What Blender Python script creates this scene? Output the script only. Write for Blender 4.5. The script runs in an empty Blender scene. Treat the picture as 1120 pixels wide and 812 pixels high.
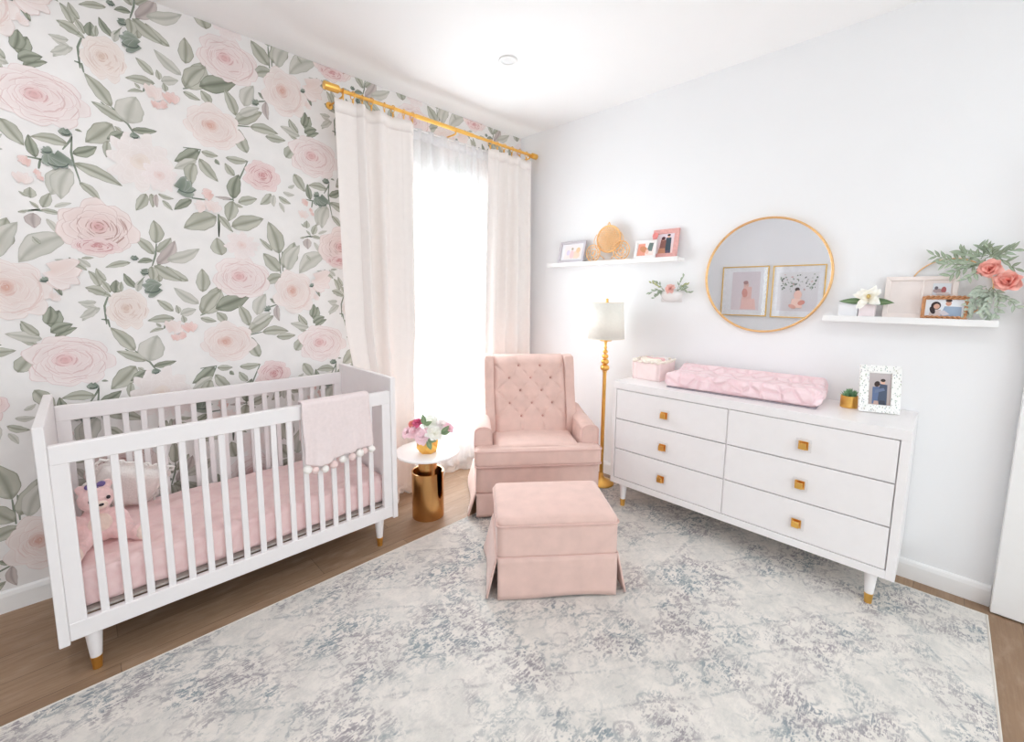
import bpy, math, random
import numpy as np
from mathutils import Vector, Matrix, Euler
R=math.radians; PI=math.pi
S=bpy.context.scene; C=S.collection
XW=2.96; YW=2.89; CEIL=2.86; XL=-1.5; YB=-2.3     # room: right wall, wallpapered wall, ceiling, opposite wall, wall behind

# ---------------------------------------------------------------- materials
def lin(c):
    c=c/255.0
    return c/12.92 if c<=0.04045 else ((c+0.055)/1.055)**2.4
def rgb(r,g,b): return (lin(r),lin(g),lin(b),1.0)
MATS={}
def mat(name,col,rough=0.6,metal=0.0,var=0.04,scale=20.0,bump=0.0,bscale=200.0,sheen=0.0,spec=0.5,trans=0.0,coat=0.0,attr=False,sss=0.0,ior=1.45):
    if name in MATS: return MATS[name]
    m=bpy.data.materials.new(name); m.use_nodes=True; nt=m.node_tree; N=nt.nodes; L=nt.links
    b=N['Principled BSDF']
    b.inputs['Roughness'].default_value=rough; b.inputs['Metallic'].default_value=metal
    b.inputs['Specular IOR Level'].default_value=spec; b.inputs['IOR'].default_value=ior
    if sheen: b.inputs['Sheen Weight'].default_value=sheen; b.inputs['Sheen Roughness'].default_value=0.4
    if trans: b.inputs['Transmission Weight'].default_value=trans
    if coat: b.inputs['Coat Weight'].default_value=coat; b.inputs['Coat Roughness'].default_value=0.08
    tc=N.new('ShaderNodeTexCoord'); no=N.new('ShaderNodeTexNoise'); no.inputs['Scale'].default_value=scale; no.inputs['Detail'].default_value=4
    L.new(tc.outputs['Object'],no.inputs['Vector'])
    hv=N.new('ShaderNodeHueSaturation')
    mr=N.new('ShaderNodeMapRange'); mr.inputs['From Min'].default_value=0.3; mr.inputs['From Max'].default_value=0.7
    mr.inputs['To Min'].default_value=1-var; mr.inputs['To Max'].default_value=1+var
    L.new(no.outputs['Fac'],mr.inputs['Value']); L.new(mr.outputs['Result'],hv.inputs['Value'])
    if attr:
        at=N.new('ShaderNodeAttribute'); at.attribute_name='paint'; L.new(at.outputs['Color'],hv.inputs['Color'])
    else: hv.inputs['Color'].default_value=col if len(col)==4 else rgb(*col)
    L.new(hv.outputs['Color'],b.inputs['Base Color'])
    if bump:
        n2=N.new('ShaderNodeTexNoise'); n2.inputs['Scale'].default_value=bscale; n2.inputs['Detail'].default_value=3
        L.new(tc.outputs['Object'],n2.inputs['Vector'])
        bp=N.new('ShaderNodeBump'); bp.inputs['Strength'].default_value=bump; bp.inputs['Distance'].default_value=0.002
        L.new(n2.outputs['Fac'],bp.inputs['Height']); L.new(bp.outputs['Normal'],b.inputs['Normal'])
    MATS[name]=m; return m
WHITE=mat('white_lacquer',(243,240,240),rough=0.3,var=0.01)
CRIBW=mat('crib_white_paint',(240,236,236),rough=0.4,var=0.01)
WALLP=mat('wall_paint',(242,242,243),rough=0.9,var=0.006,scale=3,bump=0.15,bscale=120)
GREYP=mat('grey_wall_paint',(232,233,238),rough=0.9,var=0.008,scale=3)
CEILP=mat('ceiling_paint',(248,247,247),rough=0.95,var=0.006,scale=3,bump=0.15,bscale=90)
TRIM=mat('trim_paint',(243,242,241),rough=0.4,var=0.006)
GOLD=mat('brass_gold',(242,192,104),rough=0.28,metal=1.0,var=0.05)
GOLDS=mat('brushed_brass_drum',(214,166,108),rough=0.24,metal=1.0,var=0.06,scale=6)
GOLDM=mat('matte_gold',(234,188,132),rough=0.42,metal=0.55,var=0.06,scale=60)
PINKV=mat('pink_velvet',(223,191,181),rough=0.95,var=0.05,scale=14,bump=0.35,bscale=420,sheen=0.35,spec=0.2)
PIPING=mat('pink_velvet_piping',(220,186,178),rough=0.95,var=0.04,scale=30,sheen=0.2,spec=0.2)
BUTTON=mat('covered_button_pink',(196,150,142),rough=0.9,var=0.04,sheen=0.2,spec=0.2)
SHEETP=mat('pink_quilt_sheet',(240,200,200),rough=0.95,var=0.04,scale=18,bump=0.3,bscale=90,sheen=0.2,spec=0.2)
CURT=mat('oatmeal_curtain_linen',(242,235,231),rough=0.95,var=0.012,scale=30,bump=0.12,bscale=600,spec=0.2,sheen=0.15)
LINER=mat('lamp_shade_linen',(245,238,225),rough=0.9,var=0.01)
KNIT=mat('pale_pink_knit',(236,222,221),rough=1.0,var=0.03,scale=60,bump=0.5,bscale=260,spec=0.1,sheen=0.2)
POMW=mat('white_pompom_yarn',(246,243,238),rough=1.0,var=0.03,scale=80,bump=0.6,bscale=350,spec=0.1,sheen=0.3)
POMP=mat('pink_pompom_yarn',(240,216,212),rough=1.0,var=0.03,scale=80,bump=0.6,bscale=350,spec=0.1,sheen=0.3)
PLUSHP=mat('pink_plush',(240,205,203),rough=1.0,var=0.06,scale=60,bump=0.8,bscale=260,spec=0.1,sheen=0.5)
PLUSHC=mat('cream_plush',(243,222,210),rough=1.0,var=0.05,scale=60,bump=0.8,bscale=260,spec=0.1,sheen=0.5)
DARK=mat('dark_eye',(45,38,42),rough=0.25)
PURPLE=mat('purple_satin',(112,96,150),rough=0.5,var=0.06)
LACE=mat('white_lace',(240,236,232),rough=0.95,var=0.05,scale=140,bump=0.9,bscale=160,spec=0.1)
PAINT=mat('painted',(255,255,255),rough=0.6,var=0.03,scale=40,attr=True,spec=0.25)
PAPER=mat('wallpaper_print',(255,255,255),rough=0.75,var=0.035,scale=9,attr=True,spec=0.15)
PRINT=mat('photo_print',(255,255,255),rough=0.35,var=0.01,attr=True,spec=0.3)
METALD=mat('dark_slot',(60,50,45),rough=0.6)
MARBLE=mat('white_marble_top',(246,243,242),rough=0.18,var=0.02,scale=5,coat=0.3)
ACRYL=mat('clear_acrylic',(250,250,252),rough=0.03,var=0.0,trans=0.9,ior=1.3)
PINKF=mat('pink_enamel_frame',(226,170,164),rough=0.45,var=0.08,scale=60)
SILVF=mat('silver_grey_frame',(200,194,200),rough=0.4,metal=0.2,var=0.04)
WHITF=mat('whitewashed_wood_frame',(240,229,224),rough=0.7,var=0.03,scale=25)
MATB=mat('white_mount_board',(238,236,238),rough=0.8,var=0.01)
WICK=mat('tan_rattan',(196,140,96),rough=0.6,var=0.12,scale=70)
SLATC=mat('mattress_support_grey',(178,170,164),rough=0.8)
STEM=mat('twig_green',(120,135,100),rough=0.8,var=0.08)
CERAM=mat('white_ceramic',(244,241,240),rough=0.25,var=0.01)
SOIL=mat('potting_soil',(96,78,64),rough=1.0,var=0.2,scale=120,bump=0.5)

def glass_mat(name='window_glass',tint=(0.96,0.98,0.97,1)):
    m=bpy.data.materials.new(name); m.use_nodes=True; nt=m.node_tree; N=nt.nodes; L=nt.links
    N.remove(N['Principled BSDF']); o=N['Material Output']
    t=N.new('ShaderNodeBsdfTransparent'); t.inputs[0].default_value=tint; g=N.new('ShaderNodeBsdfGlossy'); g.inputs['Roughness'].default_value=0.02
    mx=N.new('ShaderNodeMixShader'); f=N.new('ShaderNodeLayerWeight'); f.inputs['Blend'].default_value=0.5
    pw=N.new('ShaderNodeMath'); pw.operation='POWER'; L.new(f.outputs['Facing'],pw.inputs[0]); pw.inputs[1].default_value=4.0
    ma=N.new('ShaderNodeMath'); ma.operation='MULTIPLY_ADD'; L.new(pw.outputs[0],ma.inputs[0]); ma.inputs[1].default_value=0.5; ma.inputs[2].default_value=0.025
    L.new(ma.outputs[0],mx.inputs[0]); L.new(t.outputs[0],mx.inputs[1]); L.new(g.outputs[0],mx.inputs[2]); L.new(mx.outputs[0],o.inputs['Surface'])
    return m
GLASS=glass_mat()
CLEAR=glass_mat('clear_sheet',(0.985,0.985,0.99,1))
def sheer_mat(name,col,transp,transl,weave=900):
    m=bpy.data.materials.new(name); m.use_nodes=True; nt=m.node_tree; N=nt.nodes; L=nt.links
    N.remove(N['Principled BSDF']); o=N['Material Output']
    tc=N.new('ShaderNodeTexCoord'); no=N.new('ShaderNodeTexNoise'); no.inputs['Scale'].default_value=60; L.new(tc.outputs['Object'],no.inputs['Vector'])
    mr=N.new('ShaderNodeMapRange'); mr.inputs['To Min'].default_value=transp-0.05; mr.inputs['To Max'].default_value=transp+0.05; L.new(no.outputs['Fac'],mr.inputs['Value'])
    t=N.new('ShaderNodeBsdfTransparent'); d=N.new('ShaderNodeBsdfDiffuse'); tl=N.new('ShaderNodeBsdfTranslucent')
    d.inputs[0].default_value=rgb(*col); tl.inputs[0].default_value=rgb(*col)
    m1=N.new('ShaderNodeMixShader'); m1.inputs[0].default_value=transl; L.new(d.outputs[0],m1.inputs[1]); L.new(tl.outputs[0],m1.inputs[2])
    m2=N.new('ShaderNodeMixShader'); L.new(mr.outputs[0],m2.inputs[0]); L.new(m1.outputs[0],m2.inputs[1]); L.new(t.outputs[0],m2.inputs[2])
    L.new(m2.outputs[0],o.inputs['Surface']); return m
SHEER=sheer_mat('white_voile',(250,250,252),0.3,0.6)
SHADEM=sheer_mat('ivory_lamp_linen',(254,253,249),0.05,0.5)
def mirror_mat():
    m=bpy.data.materials.new('silvered_mirror'); m.use_nodes=True; b=m.node_tree.nodes['Principled BSDF']
    b.inputs['Metallic'].default_value=1; b.inputs['Roughness'].default_value=0.0; b.inputs['Base Color'].default_value=(0.96,0.965,0.97,1); return m
MIRR=mirror_mat()

class NT:
    def __init__(s,name):
        s.m=bpy.data.materials.new(name); s.m.use_nodes=True; s.t=s.m.node_tree; s.N=s.t.nodes; s.L=s.t.links; s.b=s.N['Principled BSDF']
        s.tc=s.N.new('ShaderNodeTexCoord')
    def set(s,inp,v):
        if hasattr(v,'links') or isinstance(v,bpy.types.NodeSocket): s.L.new(v,inp)
        else: inp.default_value=v
    def math(s,op,a,b=0.0,c=None,clamp=False):
        n=s.N.new('ShaderNodeMath'); n.operation=op; n.use_clamp=clamp; s.set(n.inputs[0],a); s.set(n.inputs[1],b)
        if c is not None: s.set(n.inputs[2],c)
        return n.outputs[0]
    def mapping(s,v,loc=(0,0,0),rot=(0,0,0),sc=(1,1,1)):
        n=s.N.new('ShaderNodeMapping'); n.inputs['Location'].default_value=loc; n.inputs['Rotation'].default_value=rot; n.inputs['Scale'].default_value=sc
        s.L.new(v,n.inputs['Vector']); return n.outputs[0]
    def noise(s,v,scale,detail=3,rough=0.5,dist=0.0,out='Fac'):
        n=s.N.new('ShaderNodeTexNoise'); n.inputs['Scale'].default_value=scale; n.inputs['Detail'].default_value=detail; n.inputs['Roughness'].default_value=rough; n.inputs['Distortion'].default_value=dist
        s.L.new(v,n.inputs['Vector']); return n.outputs[out]
    def ramp(s,v,a,b,lo=0.0,hi=1.0):
        n=s.N.new('ShaderNodeMapRange'); n.interpolation_type='SMOOTHSTEP'; s.L.new(v,n.inputs['Value']); n.inputs['From Min'].default_value=a; n.inputs['From Max'].default_value=b
        n.inputs['To Min'].default_value=lo; n.inputs['To Max'].default_value=hi; return n.outputs[0]
    def mix(s,f,a,b):
        n=s.N.new('ShaderNodeMix'); n.data_type='RGBA'; s.set(n.inputs[0],f); s.set(n.inputs[6],a); s.set(n.inputs[7],b); return n.outputs[2]
def floor_mat():
    k=NT('oak_plank_floor'); v=k.tc.outputs['Object']
    br=k.N.new('ShaderNodeTexBrick'); k.L.new(v,br.inputs['Vector']); br.offset=0.37
    br.inputs['Scale'].default_value=1.0; br.inputs['Brick Width'].default_value=1.25; br.inputs['Row Height'].default_value=0.18
    br.inputs['Mortar Size'].default_value=0.0018; br.inputs['Color1'].default_value=rgb(168,140,114); br.inputs['Color2'].default_value=rgb(148,120,95); br.inputs['Mortar'].default_value=rgb(112,90,72)
    g=k.noise(k.mapping(v,sc=(1.6,26,1)),3.0,6,0.65,0.4)
    g2=k.noise(k.mapping(v,sc=(3,9,1)),2.0,4,0.6)
    c=k.mix(k.ramp(g,0.35,0.7,0,0.62),br.outputs['Color'],rgb(134,106,84))
    c=k.mix(k.ramp(g2,0.45,0.8,0,0.45),c,rgb(192,168,146))
    k.L.new(c,k.b.inputs['Base Color']); k.b.inputs['Roughness'].default_value=0.5; k.b.inputs['Specular IOR Level'].default_value=0.35
    bp=k.N.new('ShaderNodeBump'); bp.inputs['Strength'].default_value=0.2; bp.inputs['Distance'].default_value=0.002; k.L.new(g,bp.inputs['Height']); k.L.new(bp.outputs[0],k.b.inputs['Normal'])
    return k.m
def rug_mat():
    k=NT('faded_medallion_rug'); v=k.tc.outputs['Object']
    sx=k.N.new('ShaderNodeSeparateXYZ'); w=k.noise(v,6.0,3,0.6,0,'Color')
    va=k.N.new('ShaderNodeVectorMath'); va.operation='MULTIPLY_ADD'; k.L.new(w,va.inputs[0]); va.inputs[1].default_value=(0.05,0.05,0); k.L.new(v,va.inputs[2])
    k.L.new(va.outputs[0],sx.inputs[0])
    ax=k.math('ABSOLUTE',sx.outputs[0]); ay=k.math('ABSOLUTE',sx.outputs[1])
    d=k.math('ADD',k.math('MULTIPLY',ax,0.75),ay)                       # nested diamonds
    line=k.math('ABSOLUTE',k.math('SINE',k.math('MULTIPLY',d,17.0)))
    dia=k.ramp(line,0.0,0.28,1,0)
    gx=k.math('ABSOLUTE',k.math('SINE',k.math('MULTIPLY',sx.outputs[0],21.0))); gy=k.math('ABSOLUTE',k.math('SINE',k.math('MULTIPLY',sx.outputs[1],24.0)))
    rad=k.math('SQRT',k.math('ADD',k.math('MULTIPLY',gx,gx),k.math('MULTIPLY',gy,gy)))
    ros=k.ramp(k.math('ABSOLUTE',k.math('SUBTRACT',rad,0.72)),0.03,0.16,1,0)
    n1=k.noise(v,3.2,5,0.6); n2=k.noise(v,30.0,6,0.78,0.25); n3=k.noise(k.mapping(v,sc=(26,110,1)),1.0,3,0.75); n4=k.noise(v,42.0,4,0.75,0.8)
    patch=k.ramp(n1,0.42,0.60); fine=k.ramp(n2,0.475,0.525); dash=k.ramp(n3,0.40,0.52); crumb=k.ramp(n4,0.47,0.53)
    mot=k.math('MULTIPLY',k.math('MULTIPLY',fine,dash),k.math('ADD',0.12,k.math('MULTIPLY',patch,0.88)))
    pat=k.math('MULTIPLY',k.math('MAXIMUM',dia,k.math('MULTIPLY',ros,0.8)),k.math('MULTIPLY',crumb,k.ramp(n1,0.34,0.55,0.25,1)))
    bx=k.ramp(k.math('ABSOLUTE',k.math('SUBTRACT',ay,0.98)),0.008,0.02,1,0)
    f=k.math('MAXIMUM',k.math('MULTIPLY',mot,0.95),k.math('MULTIPLY',pat,0.8)); f=k.math('MAXIMUM',f,k.math('MULTIPLY',k.math('MULTIPLY',bx,crumb),0.5),clamp=True)
    tint=k.mix(k.ramp(k.noise(v,5.0,2),0.4,0.6),rgb(128,140,146),rgb(150,143,147))
    base=k.mix(k.ramp(k.noise(v,9.0,4,0.7),0.35,0.65),rgb(228,222,215),rgb(212,208,202))
    c=k.mix(f,base,tint)
    k.L.new(c,k.b.inputs['Base Color']); k.b.inputs['Roughness'].default_value=1.0; k.b.inputs['Specular IOR Level'].default_value=0.1; k.b.inputs['Sheen Weight'].default_value=0.15
    bp=k.N.new('ShaderNodeBump'); bp.inputs['Strength'].default_value=0.5; bp.inputs['Distance'].default_value=0.003; k.L.new(k.noise(v,320.0,2),bp.inputs['Height']); k.L.new(bp.outputs[0],k.b.inputs['Normal'])
    return k.m
def quilt_mat(name,c1,c2,scale,strength=0.9):
    k=NT(name); v=k.tc.outputs['Object']
    vo=k.N.new('ShaderNodeTexVoronoi'); vo.feature='DISTANCE_TO_EDGE'; vo.inputs['Scale'].default_value=scale; k.L.new(v,vo.inputs['Vector'])
    h=k.ramp(vo.outputs['Distance'],0.0,0.22)
    n=k.noise(v,40.0,4)
    c=k.mix(h,rgb(*c2),rgb(*c1)); c=k.mix(k.ramp(n,0.3,0.7,0,0.18),c,rgb(250,236,234))
    k.L.new(c,k.b.inputs['Base Color']); k.b.inputs['Roughness'].default_value=0.95; k.b.inputs['Specular IOR Level'].default_value=0.15; k.b.inputs['Sheen Weight'].default_value=0.2
    bp=k.N.new('ShaderNodeBump'); bp.inputs['Strength'].default_value=strength; bp.inputs['Distance'].default_value=0.008; k.L.new(k.math('ADD',h,k.math('MULTIPLY',n,0.4)),bp.inputs['Height']); k.L.new(bp.outputs[0],k.b.inputs['Normal'])
    return k.m
def terrazzo_mat():
    k=NT('terrazzo_frame'); v=k.tc.outputs['Object']
    vo=k.N.new('ShaderNodeTexVoronoi'); vo.inputs['Scale'].default_value=135; vo.inputs['Randomness'].default_value=1; k.L.new(k.mapping(v,sc=(1,1,0.6)),vo.inputs['Vector'])
    c=k.mix(k.ramp(vo.outputs['Distance'],0.26,0.36,0.75,0),rgb(244,243,240),k.mix(0.2,rgb(140,142,140),vo.outputs['Color']))
    k.L.new(c,k.b.inputs['Base Color']); k.b.inputs['Roughness'].default_value=0.5; return k.m
FLOORM=floor_mat(); RUGM=rug_mat(); QUILT=quilt_mat('pink_quilted_sheet',(238,208,206),(234,201,200),8.0,0.3); PADM=quilt_mat('pink_ruffled_cover',(248,220,224),(243,208,213),13.0,0.9); TERR=terrazzo_mat()

# ---------------------------------------------------------------- mesh builder
class MB:
    def __init__(s): s.v=[]; s.f=[]; s.c=[]
    def add(s,vs,fs,col=(1,1,1)):
        n=len(s.v); s.v+= [tuple(map(float,p)) for p in vs]; s.f+=[tuple(i+n for i in f) for f in fs]
        if len(col) and hasattr(col[0],'__len__'): s.c+=[tuple(x) for x in col]
        else: s.c+=[tuple(col)]*len(vs)
        return s
    def box(s,x0,x1,y0,y1,z0,z1,col=(1,1,1)):
        vs=[(x,y,z) for z in (z0,z1) for y in (y0,y1) for x in (x0,x1)]
        return s.add(vs,[(0,2,3,1),(4,5,7,6),(0,1,5,4),(2,6,7,3),(0,4,6,2),(1,3,7,5)],col)
    def prism(s,poly,axis,a,b,col=(1,1,1)):
        # poly: 2D outline; axis 'x','y','z' extrude a..b
        def P(u,w,t): return {'x':(t,u,w),'y':(u,t,w),'z':(u,w,t)}[axis]
        n=len(poly); vs=[P(u,w,a) for u,w in poly]+[P(u,w,b) for u,w in poly]
        fs=[tuple(range(n))[::-1],tuple(range(n,2*n))]+[(i,(i+1)%n,n+(i+1)%n,n+i) for i in range(n)]
        return s.add(vs,fs,col)
    def lathe(s,prof,c=(0,0,0),n=32,ax='z',cap=True,col=(1,1,1)):
        vs=[];fs=[]
        for r,h in prof:
            for k in range(n):
                a=2*PI*k/n; p=(r*math.cos(a),r*math.sin(a),h)
                if ax=='x': p=(p[2],p[0],p[1])
                if ax=='y': p=(p[0],p[2],p[1])
                vs.append((p[0]+c[0],p[1]+c[1],p[2]+c[2]))
        m=len(prof)
        for j in range(m-1):
            for k in range(n): fs.append((j*n+k,j*n+(k+1)%n,(j+1)*n+(k+1)%n,(j+1)*n+k))
        if cap:
            if prof[0][0]>1e-5: fs.append(tuple(range(n))[::-1])
            if prof[-1][0]>1e-5: fs.append(tuple((m-1)*n+k for k in range(n)))
        return s.add(vs,fs,col)
    def tube(s,pts,r,n=8,closed=False,col=(1,1,1)):
        P=[Vector(p) for p in pts]; m=len(P); vs=[];fs=[]
        rr=r if hasattr(r,'__len__') else [r]*m
        up=None
        for i in range(m):
            a=P[(i-1)%m] if (closed or i>0) else P[i]; b=P[(i+1)%m] if (closed or i<m-1) else P[i]
            t=(b-a); t=t.normalized() if t.length>1e-9 else Vector((0,0,1))
            if up is None:
                up=Vector((0,0,1)) if abs(t.z)<0.9 else Vector((1,0,0))
            u=up-t*up.dot(t)
            if u.length<1e-6: u=t.orthogonal()
            u.normalize(); w=t.cross(u); up=u
            for k in range(n):
                q=2*PI*k/n; vs.append(P[i]+(u*math.cos(q)+w*math.sin(q))*rr[i])
        e=m if closed else m-1
        for i in range(e):
            for k in range(n): fs.append((i*n+k,i*n+(k+1)%n,((i+1)%m)*n+(k+1)%n,((i+1)%m)*n+k))
        if not closed: fs+= [tuple(range(n))[::-1],tuple((m-1)*n+k for k in range(n))]
        return s.add(vs,fs,col)
    def ellipsoid(s,c,r,n=20,m=12,rot=None,col=(1,1,1)):
        vs=[];fs=[]
        for j in range(m+1):
            t=PI*j/m
            for k in range(n):
                a=2*PI*k/n; p=Vector((r[0]*math.sin(t)*math.cos(a),r[1]*math.sin(t)*math.sin(a),r[2]*math.cos(t)))
                if rot: p=rot@p
                vs.append(p+Vector(c))
        for j in range(m):
            for k in range(n): fs.append((j*n+k,(j+1)*n+k,(j+1)*n+(k+1)%n,j*n+(k+1)%n))
        return s.add(vs,fs,col)
    def soft(s,x0,x1,y0,y1,z0,z1,r=0.03,n=14,bulge=(0,0,0),fn=None,col=(1,1,1)):
        # rounded box with slightly crowned faces
        cx,cy,cz=(x0+x1)/2,(y0+y1)/2,(z0+z1)/2; hx,hy,hz=(x1-x0)/2,(y1-y0)/2,(z1-z0)/2; r=min(r,hx,hy,hz)
        idx={};vs=[];fs=[]
        g=[-1+2*i/n for i in range(n+1)]
        def g2(t): return math.copysign(abs(t)**0.75,t)
        def V(a,b,c):
            key=(round(a,5),round(b,5),round(c,5))
            if key in idx: return idx[key]
            A,B,D=g2(a),g2(b),g2(c)
            p=Vector((A*hx,B*hy,D*hz)); q=Vector((max(-hx+r,min(hx-r,p.x)),max(-hy+r,min(hy-r,p.y)),max(-hz+r,min(hz-r,p.z))))
            d=p-q
            if d.length>1e-9: p=q+d.normalized()*r if d.length>1e-9 else p
            if bulge[2]: p.z+=math.copysign(1,D)*bulge[2]*(1-A*A)*(1-B*B)*(abs(D)>0.98)
            if bulge[0]: p.x+=math.copysign(1,A)*bulge[0]*(1-D*D)*(1-B*B)*(abs(A)>0.98)
            if bulge[1]: p.y+=math.copysign(1,B)*bulge[1]*(1-A*A)*(1-D*D)*(abs(B)>0.98)
            p+=Vector((cx,cy,cz))
            if fn: p=Vector(fn(p,A,B,D))
            idx[key]=len(vs); vs.append(p); return idx[key]
        for i in range(n):
            for j in range(n):
                a,b,a2,b2=g[i],g[j],g[i+1],g[j+1]
                fs.append((V(a,b,1),V(a2,b,1),V(a2,b2,1),V(a,b2,1))); fs.append((V(a,b,-1),V(a,b2,-1),V(a2,b2,-1),V(a2,b,-1)))
                fs.append((V(a,-1,b),V(a2,-1,b),V(a2,-1,b2),V(a,-1,b2))); fs.append((V(a,1,b),V(a,1,b2),V(a2,1,b2),V(a2,1,b)))
                fs.append((V(-1,a,b),V(-1,a,b2),V(-1,a2,b2),V(-1,a2,b))); fs.append((V(1,a,b),V(1,a2,b),V(1,a2,b2),V(1,a,b2)))
        return s.add(vs,fs,col)
    def grid(s,fn,nu,nv,col=None):
        vs=[];cs=[]
        for j in range(nv+1):
            for i in range(nu+1):
                p=fn(i/nu,j/nv); vs.append(p); cs.append(col(i/nu,j/nv) if col else (1,1,1))
        fs=[(j*(nu+1)+i,j*(nu+1)+i+1,(j+1)*(nu+1)+i+1,(j+1)*(nu+1)+i) for j in range(nv) for i in range(nu)]
        return s.add(vs,fs,cs)
    def xf(s,M):
        s.v=[tuple(M@Vector(p)) for p in s.v]; return s
    def build(s,name,m,parent=None,smooth=False,bevel=0.0,world=True,solid=0.0,mods=()):
        me=bpy.data.meshes.new(name); me.from_pydata(s.v,[],s.f); me.update()
        if smooth: me.polygons.foreach_set('use_smooth',[True]*len(me.polygons))
        if any(c!=(1,1,1) for c in s.c):
            a=me.color_attributes.new('paint','FLOAT_COLOR','POINT')
            arr=np.ones((len(s.c),4),dtype=np.float32); arr[:,:3]=np.array([c[:3] for c in s.c]); a.data.foreach_set('color',arr.ravel())
        me.materials.append(m)
        o=bpy.data.objects.new(name,me); C.objects.link(o)
        if solid:
            q=o.modifiers.new('thickness','SOLIDIFY'); q.thickness=solid; q.offset=0
        if bevel:
            q=o.modifiers.new('edge','BEVEL'); q.width=bevel; q.segments=3; q.limit_method='ANGLE'; q.angle_limit=R(35)
            me.polygons.foreach_set('use_smooth',[True]*len(me.polygons)); q.harden_normals=True
        if parent:
            o.parent=parent
            if world: o.matrix_parent_inverse=Matrix.Translation(-Vector(parent.location)) if not parent.parent else Matrix.Identity(4)
        return o
def sub(mb,name,m,par,**k):
    """sub-part: child of a part whose own mesh is already in the same coordinates"""
    k['world']=False
    return mb.build(name,m,par,**k)
def tag(o,label,cat,group=None,kind=None):
    if label: o['label']=label
    if cat: o['category']=cat
    if group: o['group']=group
    if kind: o['kind']=kind
    return o
def thing(name,label,cat,loc=(0,0,0),rotz=0.0,group=None):
    o=bpy.data.objects.new(name,None); C.objects.link(o); o.location=loc; o.rotation_euler=(0,0,rotz); o.empty_display_size=0.05
    return tag(o,label,cat,group)
def struct(o): o['kind']='structure'; return o
def dup(root,loc=None,rot=None,label=None,group=None):
    r=root.copy(); C.objects.link(r)
    if loc is not None: r.location=loc
    if rot is not None: r.rotation_euler=rot
    if label: r['label']=label
    if group: r['group']=group
    for ch in root.children:
        c=ch.copy(); C.objects.link(c); c.parent=r; c.matrix_parent_inverse=ch.matrix_parent_inverse.copy()
        for g in ch.children:
            d=g.copy(); C.objects.link(d); d.parent=c; d.matrix_parent_inverse=g.matrix_parent_inverse.copy()
    return r
def L3(r,g,b): return (lin(r),lin(g),lin(b))
def mixc(a,b,t): return tuple(a[i]*(1-t)+b[i]*t for i in range(3))

# ---------------------------------------------------------------- room shell
T=0.12
WX0,WX1,WZ0,WZ1=1.66,2.54,0.36,2.17      # window in the wallpapered wall
def wall_with_hole(a0,a1,z0,z1,h0,h1,g0,g1,axis,p0,p1):
    m=MB()
    for (u0,u1,w0,w1) in ((a0,h0,z0,z1),(h1,a1,z0,z1),(h0,h1,z0,g0),(h0,h1,g1,z1)):
        if w1-w0<1e-4: continue
        if axis=='y': m.box(u0,u1,p0,p1,w0,w1)
        else: m.box(p0,p1,u0,u1,w0,w1)
    return m
struct(MB().box(XL-T,XW+T,YB-T,YW+T,-0.1,0).build('floor',FLOORM))
struct(MB().box(XL-T,XW+T,YB-T,YW+T,CEIL,CEIL+0.1).build('ceiling',CEILP))
wl=struct(wall_with_hole(XL-T,XW+T,0,CEIL,WX0,WX1,WZ0,WZ1,'y',YW,YW+T).build('wall_left',WALLP))
struct(MB().box(XW,XW+T,YB-T,YW,0,CEIL).build('wall_right',WALLP))
struct(MB().box(XL-T,XL,YB-T,YW,0,CEIL).build('wall_opposite',GREYP))
BX0,BX1,BZ0,BZ1=-1.1,2.5,0.1,2.5  # opening added in the unseen back wall to let fill light in
struct(wall_with_hole(XL,XW,0,CEIL,BX0,BX1,BZ0,BZ1,'y',YB-T,YB).build('wall_back',WALLP))
def baseboard(name,poly_axis,a,b,plane,sgn):
    # profile: (distance from wall, height)
    pr=[(0,0),(0.015,0),(0.015,0.075),(0.011,0.092),(0.005,0.10),(0,0.10)]
    m=MB()
    if poly_axis=='x': m.prism([(plane-sgn*d,z) for d,z in pr],'x',a,b)
    else: m.prism([(plane-sgn*d,z) for d,z in pr],'y',a,b)
    return struct(m.build(name,TRIM))
baseboard('baseboard_left','x',XL,XW-0.02,YW,1)
baseboard('baseboard_right','y',-0.262,YW-0.02,XW,1)
baseboard('baseboard_opposite','y',YB,YW-0.02,XL,-1)
baseboard('baseboard_back','x',XL+0.02,XW-0.02,YB,-1)
# open door leaf resting near the right wall
dr=struct(MB().box(2.885,2.925,-1.08,-0.262,0.008,2.05).build('door_1',TRIM,bevel=0.003))
m=MB()
for z0,z1 in ((0.22,0.92),(1.08,1.85)):
    m.box(2.879,2.886,-0.98,-0.36,z0,z0+0.02).box(2.879,2.886,-0.98,-0.36,z1-0.02,z1).box(2.879,2.886,-0.98,-0.96,z0+0.02,z1-0.02).box(2.879,2.886,-0.38,-0.36,z0+0.02,z1-0.02)
sub(m,'door_panel_moulding',TRIM,dr)
m=MB().lathe([(0.026,0),(0.026,0.006),(0.011,0.012),(0.011,0.04),(0.024,0.048),(0.029,0.062),(0.02,0.075),(0,0.078)],(0,0,0),24,'x')
m.v=[(2.885-x,y-1.02,z+1.0) for x,y,z in m.v]; sub(m,'door_knob',GOLD,dr,smooth=True)
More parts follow.
